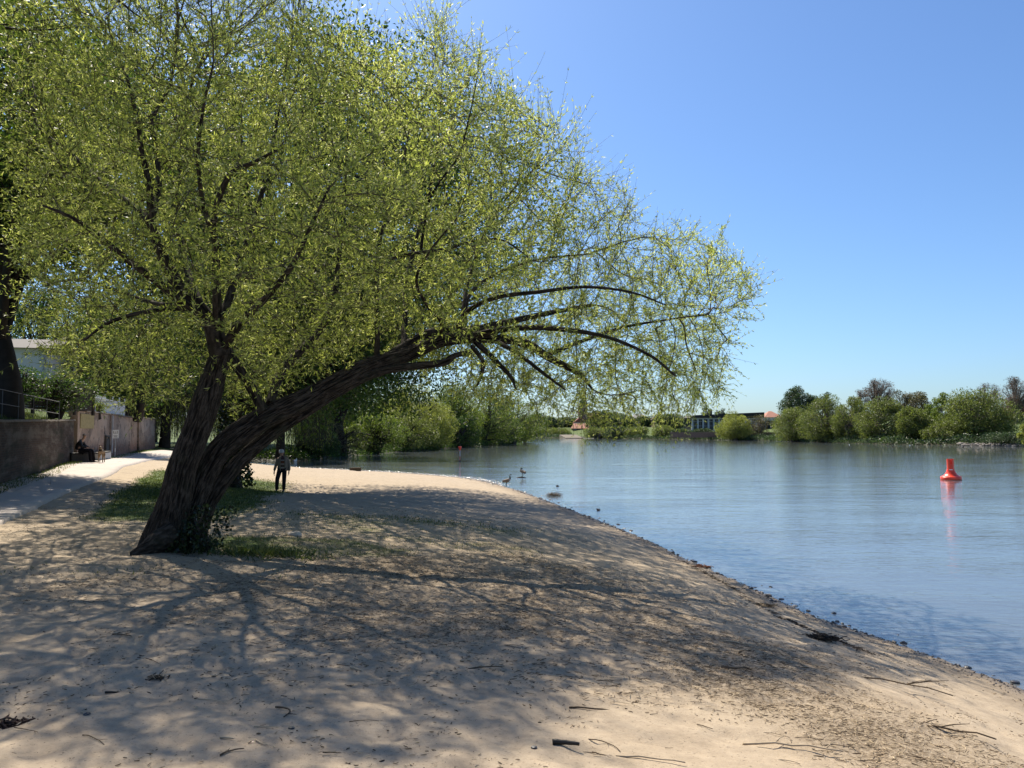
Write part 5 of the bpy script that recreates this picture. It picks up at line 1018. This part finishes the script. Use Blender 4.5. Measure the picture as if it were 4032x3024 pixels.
def hip_house(name, label, px0, px1, Y, pyr, pye, pyb, mat, wmat, ridge=.45, D=10, cat='house', win=3, dorm=False, group=None):
    k = pxm(Y); x0 = (px0 - 2016) * k; W = (px1 - px0) * k; zf = lambda py: CZ + (1698 - py) * k; t = thing(name, label, cat, (x0, Y, 0)); ze, zr = zf(pye), zf(pyr)
    MB().box(.4, W - .4, 0, D, 1.0, ze).build('wall', wmat, t); o = ridge * W / 2
    MB().add([(0, -.4, ze + .003), (W, -.4, ze + .003), (W, D + .4, ze + .003), (0, D + .4, ze + .003), (o, D / 2, zr), (W - o, D / 2, zr)], [(0, 1, 5, 4), (1, 2, 5), (2, 3, 4, 5), (3, 0, 4), (0, 3, 2, 1)]).build('roof', mat, t)
    n_ = max(1, win)
    for j in range(n_):
        x = W * (j + .7) / (n_ + .4); hgt = min(1.3, (ze - 1.5) * .4); f = MB().box(x - .5, x + .5, -.08, -.003, ze - .5 - hgt, ze - .5).build('window', M_white, t); MB().box(x - .42, x + .42, -.09, -.083, ze - .42 - hgt, ze - .58).build('pane', M_glass, f)
    return t
hip_house('house', 'house with bright orange red hip roof behind the annex', 3010, 3084, 340, 1618, 1643, 1690, M_tile, M_cream, .85)
hip_house('house', 'house with red roof half hidden between chestnut and willow', 3180, 3222, 345, 1620, 1636, 1690, M_tile, M_cream, .7, win=2)
hip_house('house', 'grey white gabled house behind the far trees right of the church', 2494, 2548, 400, 1630, 1648, 1692, m_plain('grey_roof', (.30, .29, .28), .9), M_cream, .3, win=3)
hip_house('house', 'pale grey house seen through the leaves left of the church', 2138, 2205, 430, 1655, 1672, 1708, m_plain('slate_roof', (.12, .12, .13), .9), M_cream, .4, win=3)
hip_house('house', 'low house with faded red roof in front of the church', 2252, 2322, 405, 1667, 1687, 1706, M_tile, M_brown, .25, win=3)
hip_house('house', 'brown house with flat grey roof left of the glazed hall', 2575, 2640, 360, 1640, 1652, 1700, m_plain('brown_roof', (.14, .09, .07), .9), M_brown, .2, win=3)
Yc = 430.0; k_ = pxm(Yc); cz = lambda py: CZ + (1698 - py) * k_
t = thing('church', 'church with onion domed sandstone tower and long dark red nave roof beyond the river', 'church', ((2293 - 2016) * k_, Yc, 0)); hw = 17 * k_
MB().box(-hw, hw, -hw, hw, 1, cz(1602)).build('tower', M_sandst, t); MB().box(-hw - .25, hw + .25, -hw - .25, hw + .25, cz(1602) + .003, cz(1598)).build('cornice', M_pale, t)
for s in (-.9, .9): f = MB().box(s - .38, s + .38, -hw - .06, -hw - .003, cz(1625), cz(1608)).build('window', M_pale, t); MB().box(s - .28, s + .28, -hw - .075, -hw - .063, cz(1624), cz(1609)).build('pane', M_black, f)
r_ = 11 * k_; zb0 = cz(1598)
MB().lathe([(hw * .95, 0.004), (r_ * .8, .5), (r_ * .72, 1.0), (r_ * .95, 1.5), (r_ * 1.08, 2.1), (r_ * 1.0, 2.8), (r_ * .7, 3.5), (r_ * .3, 4.0), (r_ * .16, 4.5), (.12, 5.3)], 20, (0, 0, zb0)).build('dome', M_copper, t, smooth=True)
MB().box(hw + .05, hw + 7.5, -2, 10, 1, cz(1650)).build('nave', M_cream, t); MB().add([(hw + .05, -2.4, cz(1650)), (hw + 7.8, -2.4, cz(1650)), (hw + 7.8, 10.4, cz(1650)), (hw + .05, 10.4, cz(1650)), (hw + .05, 4, cz(1625)), (hw + 7.8, 4, cz(1625))], [(0, 1, 5, 4), (2, 3, 4, 5), (1, 2, 5), (3, 0, 4), (0, 3, 2, 1)]).build('roof', M_rtile, t)
MB().add([(-hw - 2.8, -3, cz(1664)), (hw + 1, -3, cz(1664)), (hw + 1, 4, cz(1664)), (-hw - 2.8, 4, cz(1664)), (-.9, -3, cz(1640)), (-.9, 4, cz(1640))], [(0, 1, 4), (2, 3, 5), (1, 2, 5, 4), (3, 0, 4, 5), (0, 3, 2, 1)]).build('porch_roof', M_rtile, t)
MB().box(-hw - 2.3, hw + .6, -2.8, 3.8, 1, cz(1664) - .003).build('porch', M_cream, t)
# river walls and meadows on the far bank
t, L = frame('river_wall', 'long low brown wall between two lawn strips below the hall', 'wall', P(2640, 1700, 282), P(3075, 1700, 270), 0)
MB().box(0, L, 0, .5, .8, 2.55).build('wall', M_brown, t); MB().box(-.1, L + .1, -.08, .58, 2.553, 2.68).build('coping', M_stone, t)
q = G(2262, 1724, .2); t = thing('landing_ramp', 'pale paved landing ramp on the far bank below the church', 'ramp', (q[0], q[1] + 3, .2), R(8)); MB().hexa([(-4.5, -4, -.6), (3.5, -4, -.6), (3.5, 9, -.6), (-4.5, 9, -.6)], [(-4.5, -4, .02), (3.0, -4, .02), (3.0, 9, 1.3), (-4.5, 9, 1.3)]).build('slab', m_plain('sandy_paving', (.16, .135, .10), .9), t)
# pale stones of the embankment at the right
def rock_mesh(seed, name='rock'):
    bm = bmesh.new(); bmesh.ops.create_icosphere(bm, subdivisions=2, radius=1.0); r_ = random.Random(seed); ax = [Vector((r_.gauss(0, 1), r_.gauss(0, 1), r_.gauss(0, 1))).normalized() for _ in range(7)]; cut = [r_.uniform(.55, .85) for _ in ax]
    for v in bm.verts:
        for a, c in zip(ax, cut):
            d = v.co.dot(a)
            if d > c: v.co -= a * (d - c) * .9
        v.co *= 1 + r_.uniform(-.04, .04); v.co.z *= .62
    me = bpy.data.meshes.new(name); bm.to_mesh(me); bm.free(); return me
M_rock = [m_plain('pale_limestone', (.24, .21, .175), .9, .25, 3), m_plain('grey_stone', (.22, .20, .18), .9, .25, 3)]
RM = []
for i in range(8): me = rock_mesh(i); me.materials.append(M_rock[i % 3 == 2]); RM.append(me)
def put(name, me, loc, sc, rot, label, cat, group):
    o = bpy.data.objects.new(name, me); COL.objects.link(o); o.location = loc; o.scale = sc; o.rotation_euler = rot; tag(o, label, cat, group); return o
for i in range(130):
    f = (i % 65) / 65 + rng.normal() * .006; px = 3785 + 250 * f + rng.uniform(-3, 3); up = rng.random(); py = 1757 - 3.5 * (1 - f) * 1.0 + 1.0
    q = G(px, py, 0); s = rng.uniform(.16, .42) * (1.25 if i % 9 == 0 else 1); put('embankment_stone', RM[i % 8], (q[0] + rng.normal() * .2, q[1] + up * 2.0 - .2, .02 + up * .5), (s, s * .8, s * rng.uniform(.6, 1)), (0, 0, rng.uniform(0, 6.3)), 'pale rough stone of the rubble embankment at the foot of the green dike', 'stone', 'stones of the rubble embankment')

# ---------------------------------------------------------------- beach details
def beach_pt(px, py):
    z = 1.0
    for _ in range(14): q = G(px, py, z); z = .5 * z + .5 * hz(q[0], q[1])
    return q[0], q[1], hz(q[0], q[1])
# dark stones along the waterline
SM = []
M_peb = [m_plain('wet_dark_stone', (.045, .042, .042), .35, .4, 30, .5), m_plain('grey_brown_pebble', (.17, .14, .12), .7, .3, 30), m_plain('pale_pebble', (.45, .40, .34), .8, .2, 30)]
for i in range(9): me = rock_mesh(40 + i, 'shore_stone'); me.materials.append(M_peb[0 if i < 6 else (1 if i < 8 else 2)]); SM.append(me)
SHa = np.array(SH)
segl = np.r_[0, np.cumsum(np.hypot(*np.diff(SHa, axis=0).T))]
cnt = 0
while cnt < 230:
    s_ = rng.uniform(2.0, 34) if cnt < 190 else rng.uniform(30, 60); x = np.interp(s_, segl, SHa[:, 0]); y = np.interp(s_, segl, SHa[:, 1])
    if fbm(x * .9, y * .9, 3.3, 2) * 3 + rng.random() < .25: continue
    off = rng.normal() * .10 + .03 - (rng.random() < .12) * rng.uniform(.1, .5); i0 = min(np.searchsorted(segl, s_), len(SHa) - 1); d = SHa[i0] - SHa[i0 - 1]; nn = np.array([-d[1], d[0]]) / np.hypot(*d); x -= -nn[0] * off; y -= -nn[1] * off
    s = rng.uniform(.018, .046) * (1.7 if rng.random() < .1 else 1); z = max(hz(x, y), -.01)
    put('shore_stone', SM[rng.integers(9)], (x, y, z + s * .25), (s * rng.uniform(.9, 1.5), s, s), (0, 0, rng.uniform(0, 6.3)), 'small wet stone lying along the waterline of the sandy beach', 'stone', 'small stones strewn along the waterline'); cnt += 1
# glittering wet gravel on the far side of the beach, too many to count
n = 2600; s_ = rng.uniform(38, segl[-1], n); gx = np.interp(s_, segl, SHa[:, 0]) + rng.normal(size=n) * .25; gy = np.interp(s_, segl, SHa[:, 1]) + rng.normal(size=n) * .7 + .35; gz = np.maximum(height(gx, gy), -.01)
def pebbles(name, x, y, z, s, mat, lab=None):
    n = len(x); o = np.array([[1, 0, 0], [0, 1, 0], [-1, 0, 0], [0, -1, 0], [0, 0, .7], [0, 0, -.4]], float); v = o[None] * s[:, None, None] * rng.uniform(.7, 1.3, (n, 6, 1)); a = rng.uniform(0, 6.3, n); c, s2 = np.cos(a)[:, None], np.sin(a)[:, None]
    v = np.stack([v[..., 0] * c - v[..., 1] * s2, v[..., 0] * s2 + v[..., 1] * c, v[..., 2]], -1) + np.stack([x, y, z], -1)[:, None]; f = np.array([[0, 1, 4], [1, 2, 4], [2, 3, 4], [3, 0, 4], [1, 0, 5], [2, 1, 5], [3, 2, 5], [0, 3, 5]]); Fq = (f[None] + (np.arange(n) * 6)[:, None, None]).reshape(-1, 3)
    o_ = link(name, npmesh(name, v.reshape(-1, 3), Fq, {'rnd': np.repeat(rng.random(n), 6)}), mat); tag(o_, lab, None, None, 'stuff'); return o_
M_gravel = NT('wet_gravel'); _c = M_gravel.ramp(M_gravel.attr('rnd'), [(0, (.10, .09, .08)), (.6, (.28, .25, .21)), (1, (.6, .58, .54))]); M_gravel = M_gravel.done(M_gravel.pbsdf(_c, .18, .6).outputs[0])
pebbles('gravel', gx, gy, gz, rng.uniform(.02, .055, n), M_gravel, 'wet glittering gravel along the inlet waterline')
n = 6000; s_ = rng.uniform(1, 34, n); gx = np.interp(s_, segl, SHa[:, 0]) + rng.normal(size=n) * .16 - .02; gy = np.interp(s_, segl, SHa[:, 1]) + rng.normal(size=n) * .16; gz = np.maximum(height(gx, gy), -.01)
pebbles('gravel', gx, gy, gz, rng.uniform(.005, .02, n), m_plain('dark_fine_gravel', (.06, .05, .045), .5, .5, 60, .4), 'fine gravel along the near waterline')
# twig litter: slivers, chips and dead leaves on the sand
def sliver_field(name, x, y, L_, Wd, mat, lab, lift=.006, tilt=.12):
    n = len(x); z = height(x, y) + lift; a = rng.uniform(0, 6.3, n); d = unit(np.stack([np.cos(a), np.sin(a), rng.normal(size=n) * tilt], -1)); K = 3; tt = np.linspace(-.5, .5, K); sd = np.stack([-d[:, 1], d[:, 0], 0 * a], -1)
    c = np.stack([x, y, z], -1); bend = rng.normal(size=n) * .12 * L_; P_ = c[:, None] + d[:, None] * (tt[None, :, None] * L_[:, None, None]) + sd[:, None] * (bend[:, None, None] * (1 - 4 * tt ** 2)[None, :, None]); r = (Wd / 2)[:, None] * np.array([[.8, 1, .6]])
    V, Fq = tubes_np(P_, r, 4); o = link(name, npmesh(name, V, Fq, {'rnd': np.repeat(rng.random(n), K * 4)}), mat); tag(o, lab, None, None, 'stuff'); return o
M_sliv = NT('dry_twigs'); _c = M_sliv.ramp(M_sliv.attr('rnd'), [(0, (.04, .028, .019)), (.35, (.11, .078, .05)), (.6, (.26, .195, .125)), (1, (.56, .45, .30))]); M_sliv = M_sliv.done(M_sliv.pbsdf(_c, .85, .2).outputs[0])
def scatter(n, fn, x0, x1, y0, y1, pw=1.0):
    X_ = []; Y_ = []
    while sum(map(len, X_)) < n:
        y = y0 + (y1 - y0) * rng.random(60000) ** pw; x = rng.uniform(x0, x1, 60000) ; k = (rng.random(60000) < fn(x, y)) & (np.abs(x) < .68 * y + 1); X_.append(x[k]); Y_.append(y[k])
        if len(X_) > 40: break
    return np.concatenate(X_)[:n], np.concatenate(Y_)[:n]
lf = lambda x, y: np.clip(litter_mask(x, y), 0, 1) ** 1.5 * (sdist(x, y) > .25)
x, y = scatter(26000, lf, -7, 5.5, 3.2, 17, 1.4); sliver_field('twig_litter', x, y, rng.uniform(.012, .06, len(x)), rng.uniform(.002, .006, len(x)), M_sliv, 'mat of broken twigs and chips on the sand')
ev = lambda x, y: (sdist(x, y) > .3) * (fbm(x * 1.8, y * 1.8, 12.3, 3) > .03) * (x > pathx(y, PATH_R) + .1) * .6
x, y = scatter(12000, ev, -12, 6, 3.0, 22, 1.3); sliver_field('bark_crumbs', x, y, rng.uniform(.006, .034, len(x)), rng.uniform(.003, .008, len(x)), M_sliv, 'scattered bark crumbs on the sand')
# grass
def blades(name, x, y, h, wd, mat, lab, zf=height, spread=.5):
    n = len(x); z = zf(x, y); p = np.stack([x, y, z - .005], -1); d = unit(rng.normal(size=(n, 3)) * [spread, spread, .1] + [0, 0, 1]); o = link(name, leaves_mesh(name, p, d, h, wd, rng.random(n)), mat); tag(o, lab, None, None, 'stuff'); return o
M_grass = m_leaf('grass_blade', [(0, (.03, .045, .012)), (.6, (.075, .11, .025)), (1, (.19, .19, .075))], .4)
gfn = lambda x, y: np.clip(grass_mask(x, y) - .12, 0, 1) * (sdist(x, y) > .4) * (y < 60)
x, y = scatter(42000, gfn, -20, 4, 8, 42, 1.5); blades('grass', x, y, rng.uniform(.025, .07, len(x)) * (1 + (y > 20) * .4), rng.uniform(.005, .010, len(x)) * (1 + (y > 18)), M_grass, 'patchy short grass round the willow and along the path')
n = 1300; x = rng.normal(-3.65, .40, n); y = rng.normal(11.75, .22, n); blades('grass_tuft', x, y, rng.uniform(.05, .15, n), rng.uniform(.010, .022, n), M_grass, 'lush green weeds at the foot of the willow', spread=.8)
n = 26000; s1 = rng.uniform(16, 42, n); t1 = rng.uniform(.35, 7, n); x = wallx(s1) - t1 * .94; y = s1 - t1 * .33; blades('bank_grass', x, y, rng.uniform(.08, .22, n), rng.uniform(.012, .02, n), M_grass, 'longer grass on the bank above the brick wall', zf=bankz)
n = 9000; y = 12 + 48 * rng.random(n) ** 1.3; x = wallx(y) + rng.uniform(.02, .75, n) ** 1.3; blades('verge_grass', x, y, rng.uniform(.05, .2, n), rng.uniform(.012, .022, n), M_grass, 'narrow grass verge at the foot of the walls')
# waterside undergrowth along the far shores
def along(poly, n, d0, d1, keep=None):
    P_ = np.array(poly, float); sg = np.r_[0, np.cumsum(np.hypot(*np.diff(P_, axis=0).T))]; s_ = rng.uniform(0, sg[-1], n); i = np.clip(np.searchsorted(sg, s_) - 1, 0, len(P_) - 2); d = P_[i + 1] - P_[i]; d /= np.hypot(d[:, 0], d[:, 1])[:, None]
    x = np.interp(s_, sg, P_[:, 0]); y = np.interp(s_, sg, P_[:, 1]); o = rng.uniform(d0, d1, n); return x - d[:, 1] * o, y + d[:, 0] * o, s_
for nm_, pl, n, hh, lab, ls_ in (('undergrowth', FAR[1:-3], 26000, 1.7, 'low tangled undergrowth along the far river bank', .55), ('undergrowth', INLET[1:-3], 14000, 1.0, 'dark undergrowth overhanging the water round the inlet', .34)):
    x, y, s_ = along(pl, n, -.6, 4.0)
    sd_ = sdist(x, y); k = (sd_ > -.7) & (sd_ < 5) & ~((np.abs((x - 31) / 6) < 1) & (y > 320) & (y < 360)); x, y, s_ = x[k], y[k], s_[k]; top = hh * np.clip(.55 + 2.2 * fbm(s_ * .22, s_ * .05, 3.0, 4), .15, 1.2)
    z = np.maximum(hbase(x, y), 0) + rng.random(len(x)) * top; p = np.stack([x, y, z], -1)
    o = link(nm_, leaves_mesh(nm_, p, unit(rng.normal(size=p.shape) + [0, 0, .5]), ls_ * rng.uniform(.6, 1.2, len(x)), ls_ * .5, np.clip(rng.random(len(x)) * .6 + .8 * (fbm(s_ * .15, 0, 9.0, 3) + .25), 0, 1)), M_fard if hh > 1.2 else M_dark); tag(o, lab, None, None, 'stuff')
# single sticks, driftwood and stones one can point to
M_stk = m_bark('dry_stick_bark', (.06, .042, .028), (.20, .15, .10), sc=20); M_stp = m_plain('bare_pale_stick', (.42, .33, .22), .8, .2, 20)
def stick_mesh(L_, r_, bend=.1, branches=0, seed=0):
    rr = random.Random(seed); pts = []; n_ = 7
    for i in range(n_): f = i / (n_ - 1) - .5; pts.append((f * L_, bend * L_ * (1 - 4 * f * f) + rr.uniform(-.012, .012) * L_, r_ * .9 + (rr.uniform(0, .02) * L_ if 0 < i < n_ - 1 else 0)))
    m = MB().tube(pts, [r_ * (1 - .5 * i / n_) for i in range(n_)], 6)
    for b_ in range(branches):
        i = rr.randrange(2, n_ - 1); p = Vector(pts[i]); e = p + Vector((rr.uniform(.1, .28) * L_, rr.choice((-1, 1)) * rr.uniform(.1, .22) * L_, rr.uniform(0, .05) * L_)); m.tube([p, (p + e) / 2 + Vector((0, 0, .01 * L_)), e], [r_ * .55, r_ * .4, r_ * .2], 5)
    me = bpy.data.meshes.new('stick'); me.from_pydata(m.v, [], m.f); me.update(); me.polygons.foreach_set('use_smooth', np.ones(len(me.polygons), bool)); return me
def stick(label, px, py, Lp, ang, r_=.006, bend=.08, br=0, mat=None, group=None, name='stick', cat='stick'):
    x, y, z = beach_pt(px, py); L_ = Lp / F * math.hypot(y, CZ - z) * (1 + .7 * abs(math.sin(ang))); me = stick_mesh(L_, r_, bend, br, int(px + py)); o = link(name, me, mat or M_stk); o.location = (x, y, z + .002)
    o.rotation_euler = (0, 0, ang); tag(o, label, cat, group); return o
stick('long thin forked branch lying on the sand near the waterline at the right', 3470, 2690, 330, R(-38), .009, .05, 4)
stick('straight dark stick with a knob end in the shade, middle of the twig band', 2895, 2637, 105, R(2), .011, .02, 0)
stick('short grey forked twig standing out on bare sand above the knobbed stick', 2925, 2575, 38, R(70), .007, .25, 1)
stick('pair of pale split sticks on the sunlit sand of the twig band', 2890, 2535, 110, R(-30), .010, .03, 1, M_stp)
stick('pale peeled stick on the sand below the branch shadow', 1402, 2640, 42, R(-38), .009, .02, 0, M_stp)
stick('curved twig like a hook on the sand, lower middle', 1100, 2808, 75, R(-60), .006, .32, 1)
stick('thick dark piece of bark wood at the bottom of the picture', 2228, 2938, 85, R(-12), .017, .03, 0, M_wet)
stick('short dark stick on sunlit sand in the lower left', 443, 2733, 52, R(-4), .009, .03, 0, M_wet)
stick('thin crooked twig at the bottom between two shadows', 915, 2965, 60, R(40), .005, .15, 1)
stick('straight pale twig on the sand left of the crooked twig', 893, 2912, 48, R(-12), .007, .04, 0, M_stp)
stick('long straight reed stem at the bottom in the twig mat', 2560, 2995, 210, R(-14), .006, .03, 0, M_stp)
stick('thin dark twig on the sand at the left edge below the tree foot', 480, 2505, 75, R(-20), .006, .08, 1)
stick('long bowed twig on the shaded sand right of the centre', 1910, 2635, 110, R(14), .007, .10, 1)
stick('long pale stem lying across the twig mat at the right bottom', 3120, 2950, 300, R(-12), .008, .05, 2, M_stp)
stick('brown branch with side twigs in the shade, lower right', 3700, 2880, 260, R(-30), .010, .06, 3)
stick('thin dark stick in the shade beside the long reed stem', 2340, 2800, 160, R(-14), .007, .04, 0)
for i in range(90):
    if i < 62:
        f = rng.random() ** 1.1; py = 2330 + 680 * f; px = 1700 + 900 * f + rng.uniform(-250, 1200) * (.5 + .5 * f)
        if px > 3950 or py < 2330: px = 2600 + rng.uniform(-300, 700)
    else: px = rng.uniform(80, 2000); py = rng.uniform(2350, 3000)
    x, y, z = beach_pt(px, py)
    if float(sdist(np.array([x]), np.array([y]))[0]) < .3: continue
    stick('dry twig lying on the sand among the scattered litter' if i >= 62 else 'dry twig in the band of broken twigs along the beach', px, py, rng.uniform(22, 110), rng.uniform(-.9, .5), rng.uniform(.002, .0045), rng.uniform(-.15, .2), int(rng.integers(0, 2)), M_stp if rng.random() < .45 else M_stk,
          group='single dry twigs outside the band' if i >= 62 else 'dry twigs in the band along the beach')
def clump(name, label, cat, px, py, wd, n, z=None, flat=.35, mat=None, r_=.006):
    if z is None: x, y, z = beach_pt(px, py)
    else: q = G(px, py, z); x, y = q[0], q[1]
    V = []
    a = rng.uniform(0, 6.3, n); c = rng.normal(size=(n, 3)) * [wd * .28, wd * .12, wd * .10 * flat]; c[:, 2] = np.abs(c[:, 2]); d = unit(np.stack([np.cos(a), np.sin(a), rng.normal(size=n) * .10 * (1 + 2 * (flat > 1))], -1)); L_ = rng.uniform(.12, .42, n) * wd
    P_ = c[:, None] + d[:, None] * (np.linspace(-.5, .5, 3)[None, :, None] * L_[:, None, None]) + rng.normal(size=(n, 3, 3)) * .01; V, Fq = tubes_np(P_, np.full((n, 3), r_ * .6), 4); o = link(name, npmesh(name, V, Fq, {'rnd': np.repeat(rng.random(n) * .8, 12)}), mat or M_sliv); o.location = (x, y, z); tag(o, label, cat); return o
clump('reed_clump', 'brown clump of reeds and twigs sticking out of the shallow water', 'reeds', 2180, 1953, .62, 260, z=.0, flat=1.3)
clump('driftwood', 'reddish brown rotten driftwood at the waterline where the sand is sunlit', 'driftwood', 2762, 2232, .42, 120, mat=m_plain('rotten_red_wood', (.14, .055, .03), .9, .4, 20), r_=.012)
clump('driftwood', 'dark heap of washed up leaves and wood in the shade below the wrack line', 'driftwood', 3000, 2375, .32, 160, r_=.007)
clump('leaf_heap', 'large dark patch of wet leaves in the shade near the waterline', 'leaf heap', 3215, 2512, .42, 320, flat=.3, mat=m_plain('wet_leaves', (.03, .022, .016), .8, .4, 20), r_=.009)
clump('twig_heap', 'small heap of twigs on the sunlit sand at the left', 'twig heap', 620, 2670, .12, 40)
clump('twig_heap', 'dark brown crumbling bark heap at the left edge', 'bark heap', 70, 2855, .22, 130, mat=m_plain('crumbly_bark', (.07, .04, .028), .9, .4, 20), r_=.008)
stick('black forked stick at the waterline between sunlit and shaded stones', 2245, 1990, 42, R(5), .03, .05, 1, M_wet)
for lb, px, py, s, zz, mi in (('dark round stone standing out of the shallow water beyond the reed clump', 2195, 1915, .085, .03, 0), ('brown and white stone in the water right of the reed clump', 2356, 2009, .085, .03, 6), ('brown stump of wood on the sand edge left of the reed clump', 2128, 1968, .07, None, 1),
                             ('dark round pebble alone on sunlit sand at the bottom', 1148, 2868, .017, None, 2), ('dark pebble on the sand in the lower left beside a twig heap', 342, 2813, .022, None, 3), ('dark brown lump on sunlit sand at the bottom right of the centre', 2105, 2945, .02, None, 4),
                             ('pale flat half buried stone in the shade behind the willow foot', 1160, 2107, .13, None, 8), ('brown clod on the damp sand near the upright goose', 1985, 1915, .05, None, 7)):
    if zz is None: x, y, z = beach_pt(px, py); z += s * .15
    else: q = G(px, py, 0); x, y, z = q[0], q[1], zz
    put('stone', SM[mi], (x, y, z), (s * 1.2, s, s * .9), (0, 0, rng.uniform(0, 6)), lb, 'stone', None)
# squared log at the far waterline
x, y, z = beach_pt(1399, 1853); t = thing('log', 'squared dark timber lying on the gravel at the inlet', 'log', (x, y, z), R(-6))
MB().hexa([(-.38, -.14, -.04), (.40, -.14, -.04), (.42, .16, -.04), (-.38, .15, -.04)], [(-.36, -.13, .20), (.40, -.13, .22), (.39, .14, .23), (-.35, .14, .20)]).build('beam', M_wood, t, bevel=.02)
# crumpled wrapper
x, y, z = beach_pt(2938, 2284); t = thing('wrapper', 'crumpled white and red wrapper among the stones at the waterline', 'litter', (x, y, z + .01), R(20))
me = rock_mesh(77, 'crumpled_paper'); o = link('paper', me, M_white, t); o.scale = (.055, .035, .03); me2 = rock_mesh(78, 'print'); o = link('print', me2, m_plain('red_print', (.5, .03, .03), .5), t); o.location = (-.055, .0, .006); o.scale = (.022, .025, .025)
# wrack line in the shaded sand: continuous thin dark line of wood crumbs
n = 1000; u = rng.random(n); pxw = np.interp(u, [0, .35, .5, .7, 1], [2680, 2900, 3010, 3160, 3420]); pyw = np.interp(u, [0, .35, .5, .7, 1], [2205, 2320, 2395, 2465, 2570]); 
WXY = [beach_pt(a, b)[:2] for a, b in zip(np.interp(np.linspace(0, 1, 12), [0, .35, .5, .7, 1], [2680, 2900, 3010, 3160, 3420]), np.interp(np.linspace(0, 1, 12), [0, .35, .5, .7, 1], [2205, 2320, 2395, 2465, 2570]))]; WXY = np.array(WXY)
x = np.interp(u, np.linspace(0, 1, 12), WXY[:, 0]) + rng.normal(size=n) * .05; y = np.interp(u, np.linspace(0, 1, 12), WXY[:, 1]) + rng.normal(size=n) * .06
o = sliver_field('wrack_line', x, y, rng.uniform(.02, .06, n), rng.uniform(.004, .009, n), m_plain('dark_wrack', (.04, .028, .02), .9, .4, 20), 'dark wrack line of wood crumbs running along the damp sand')
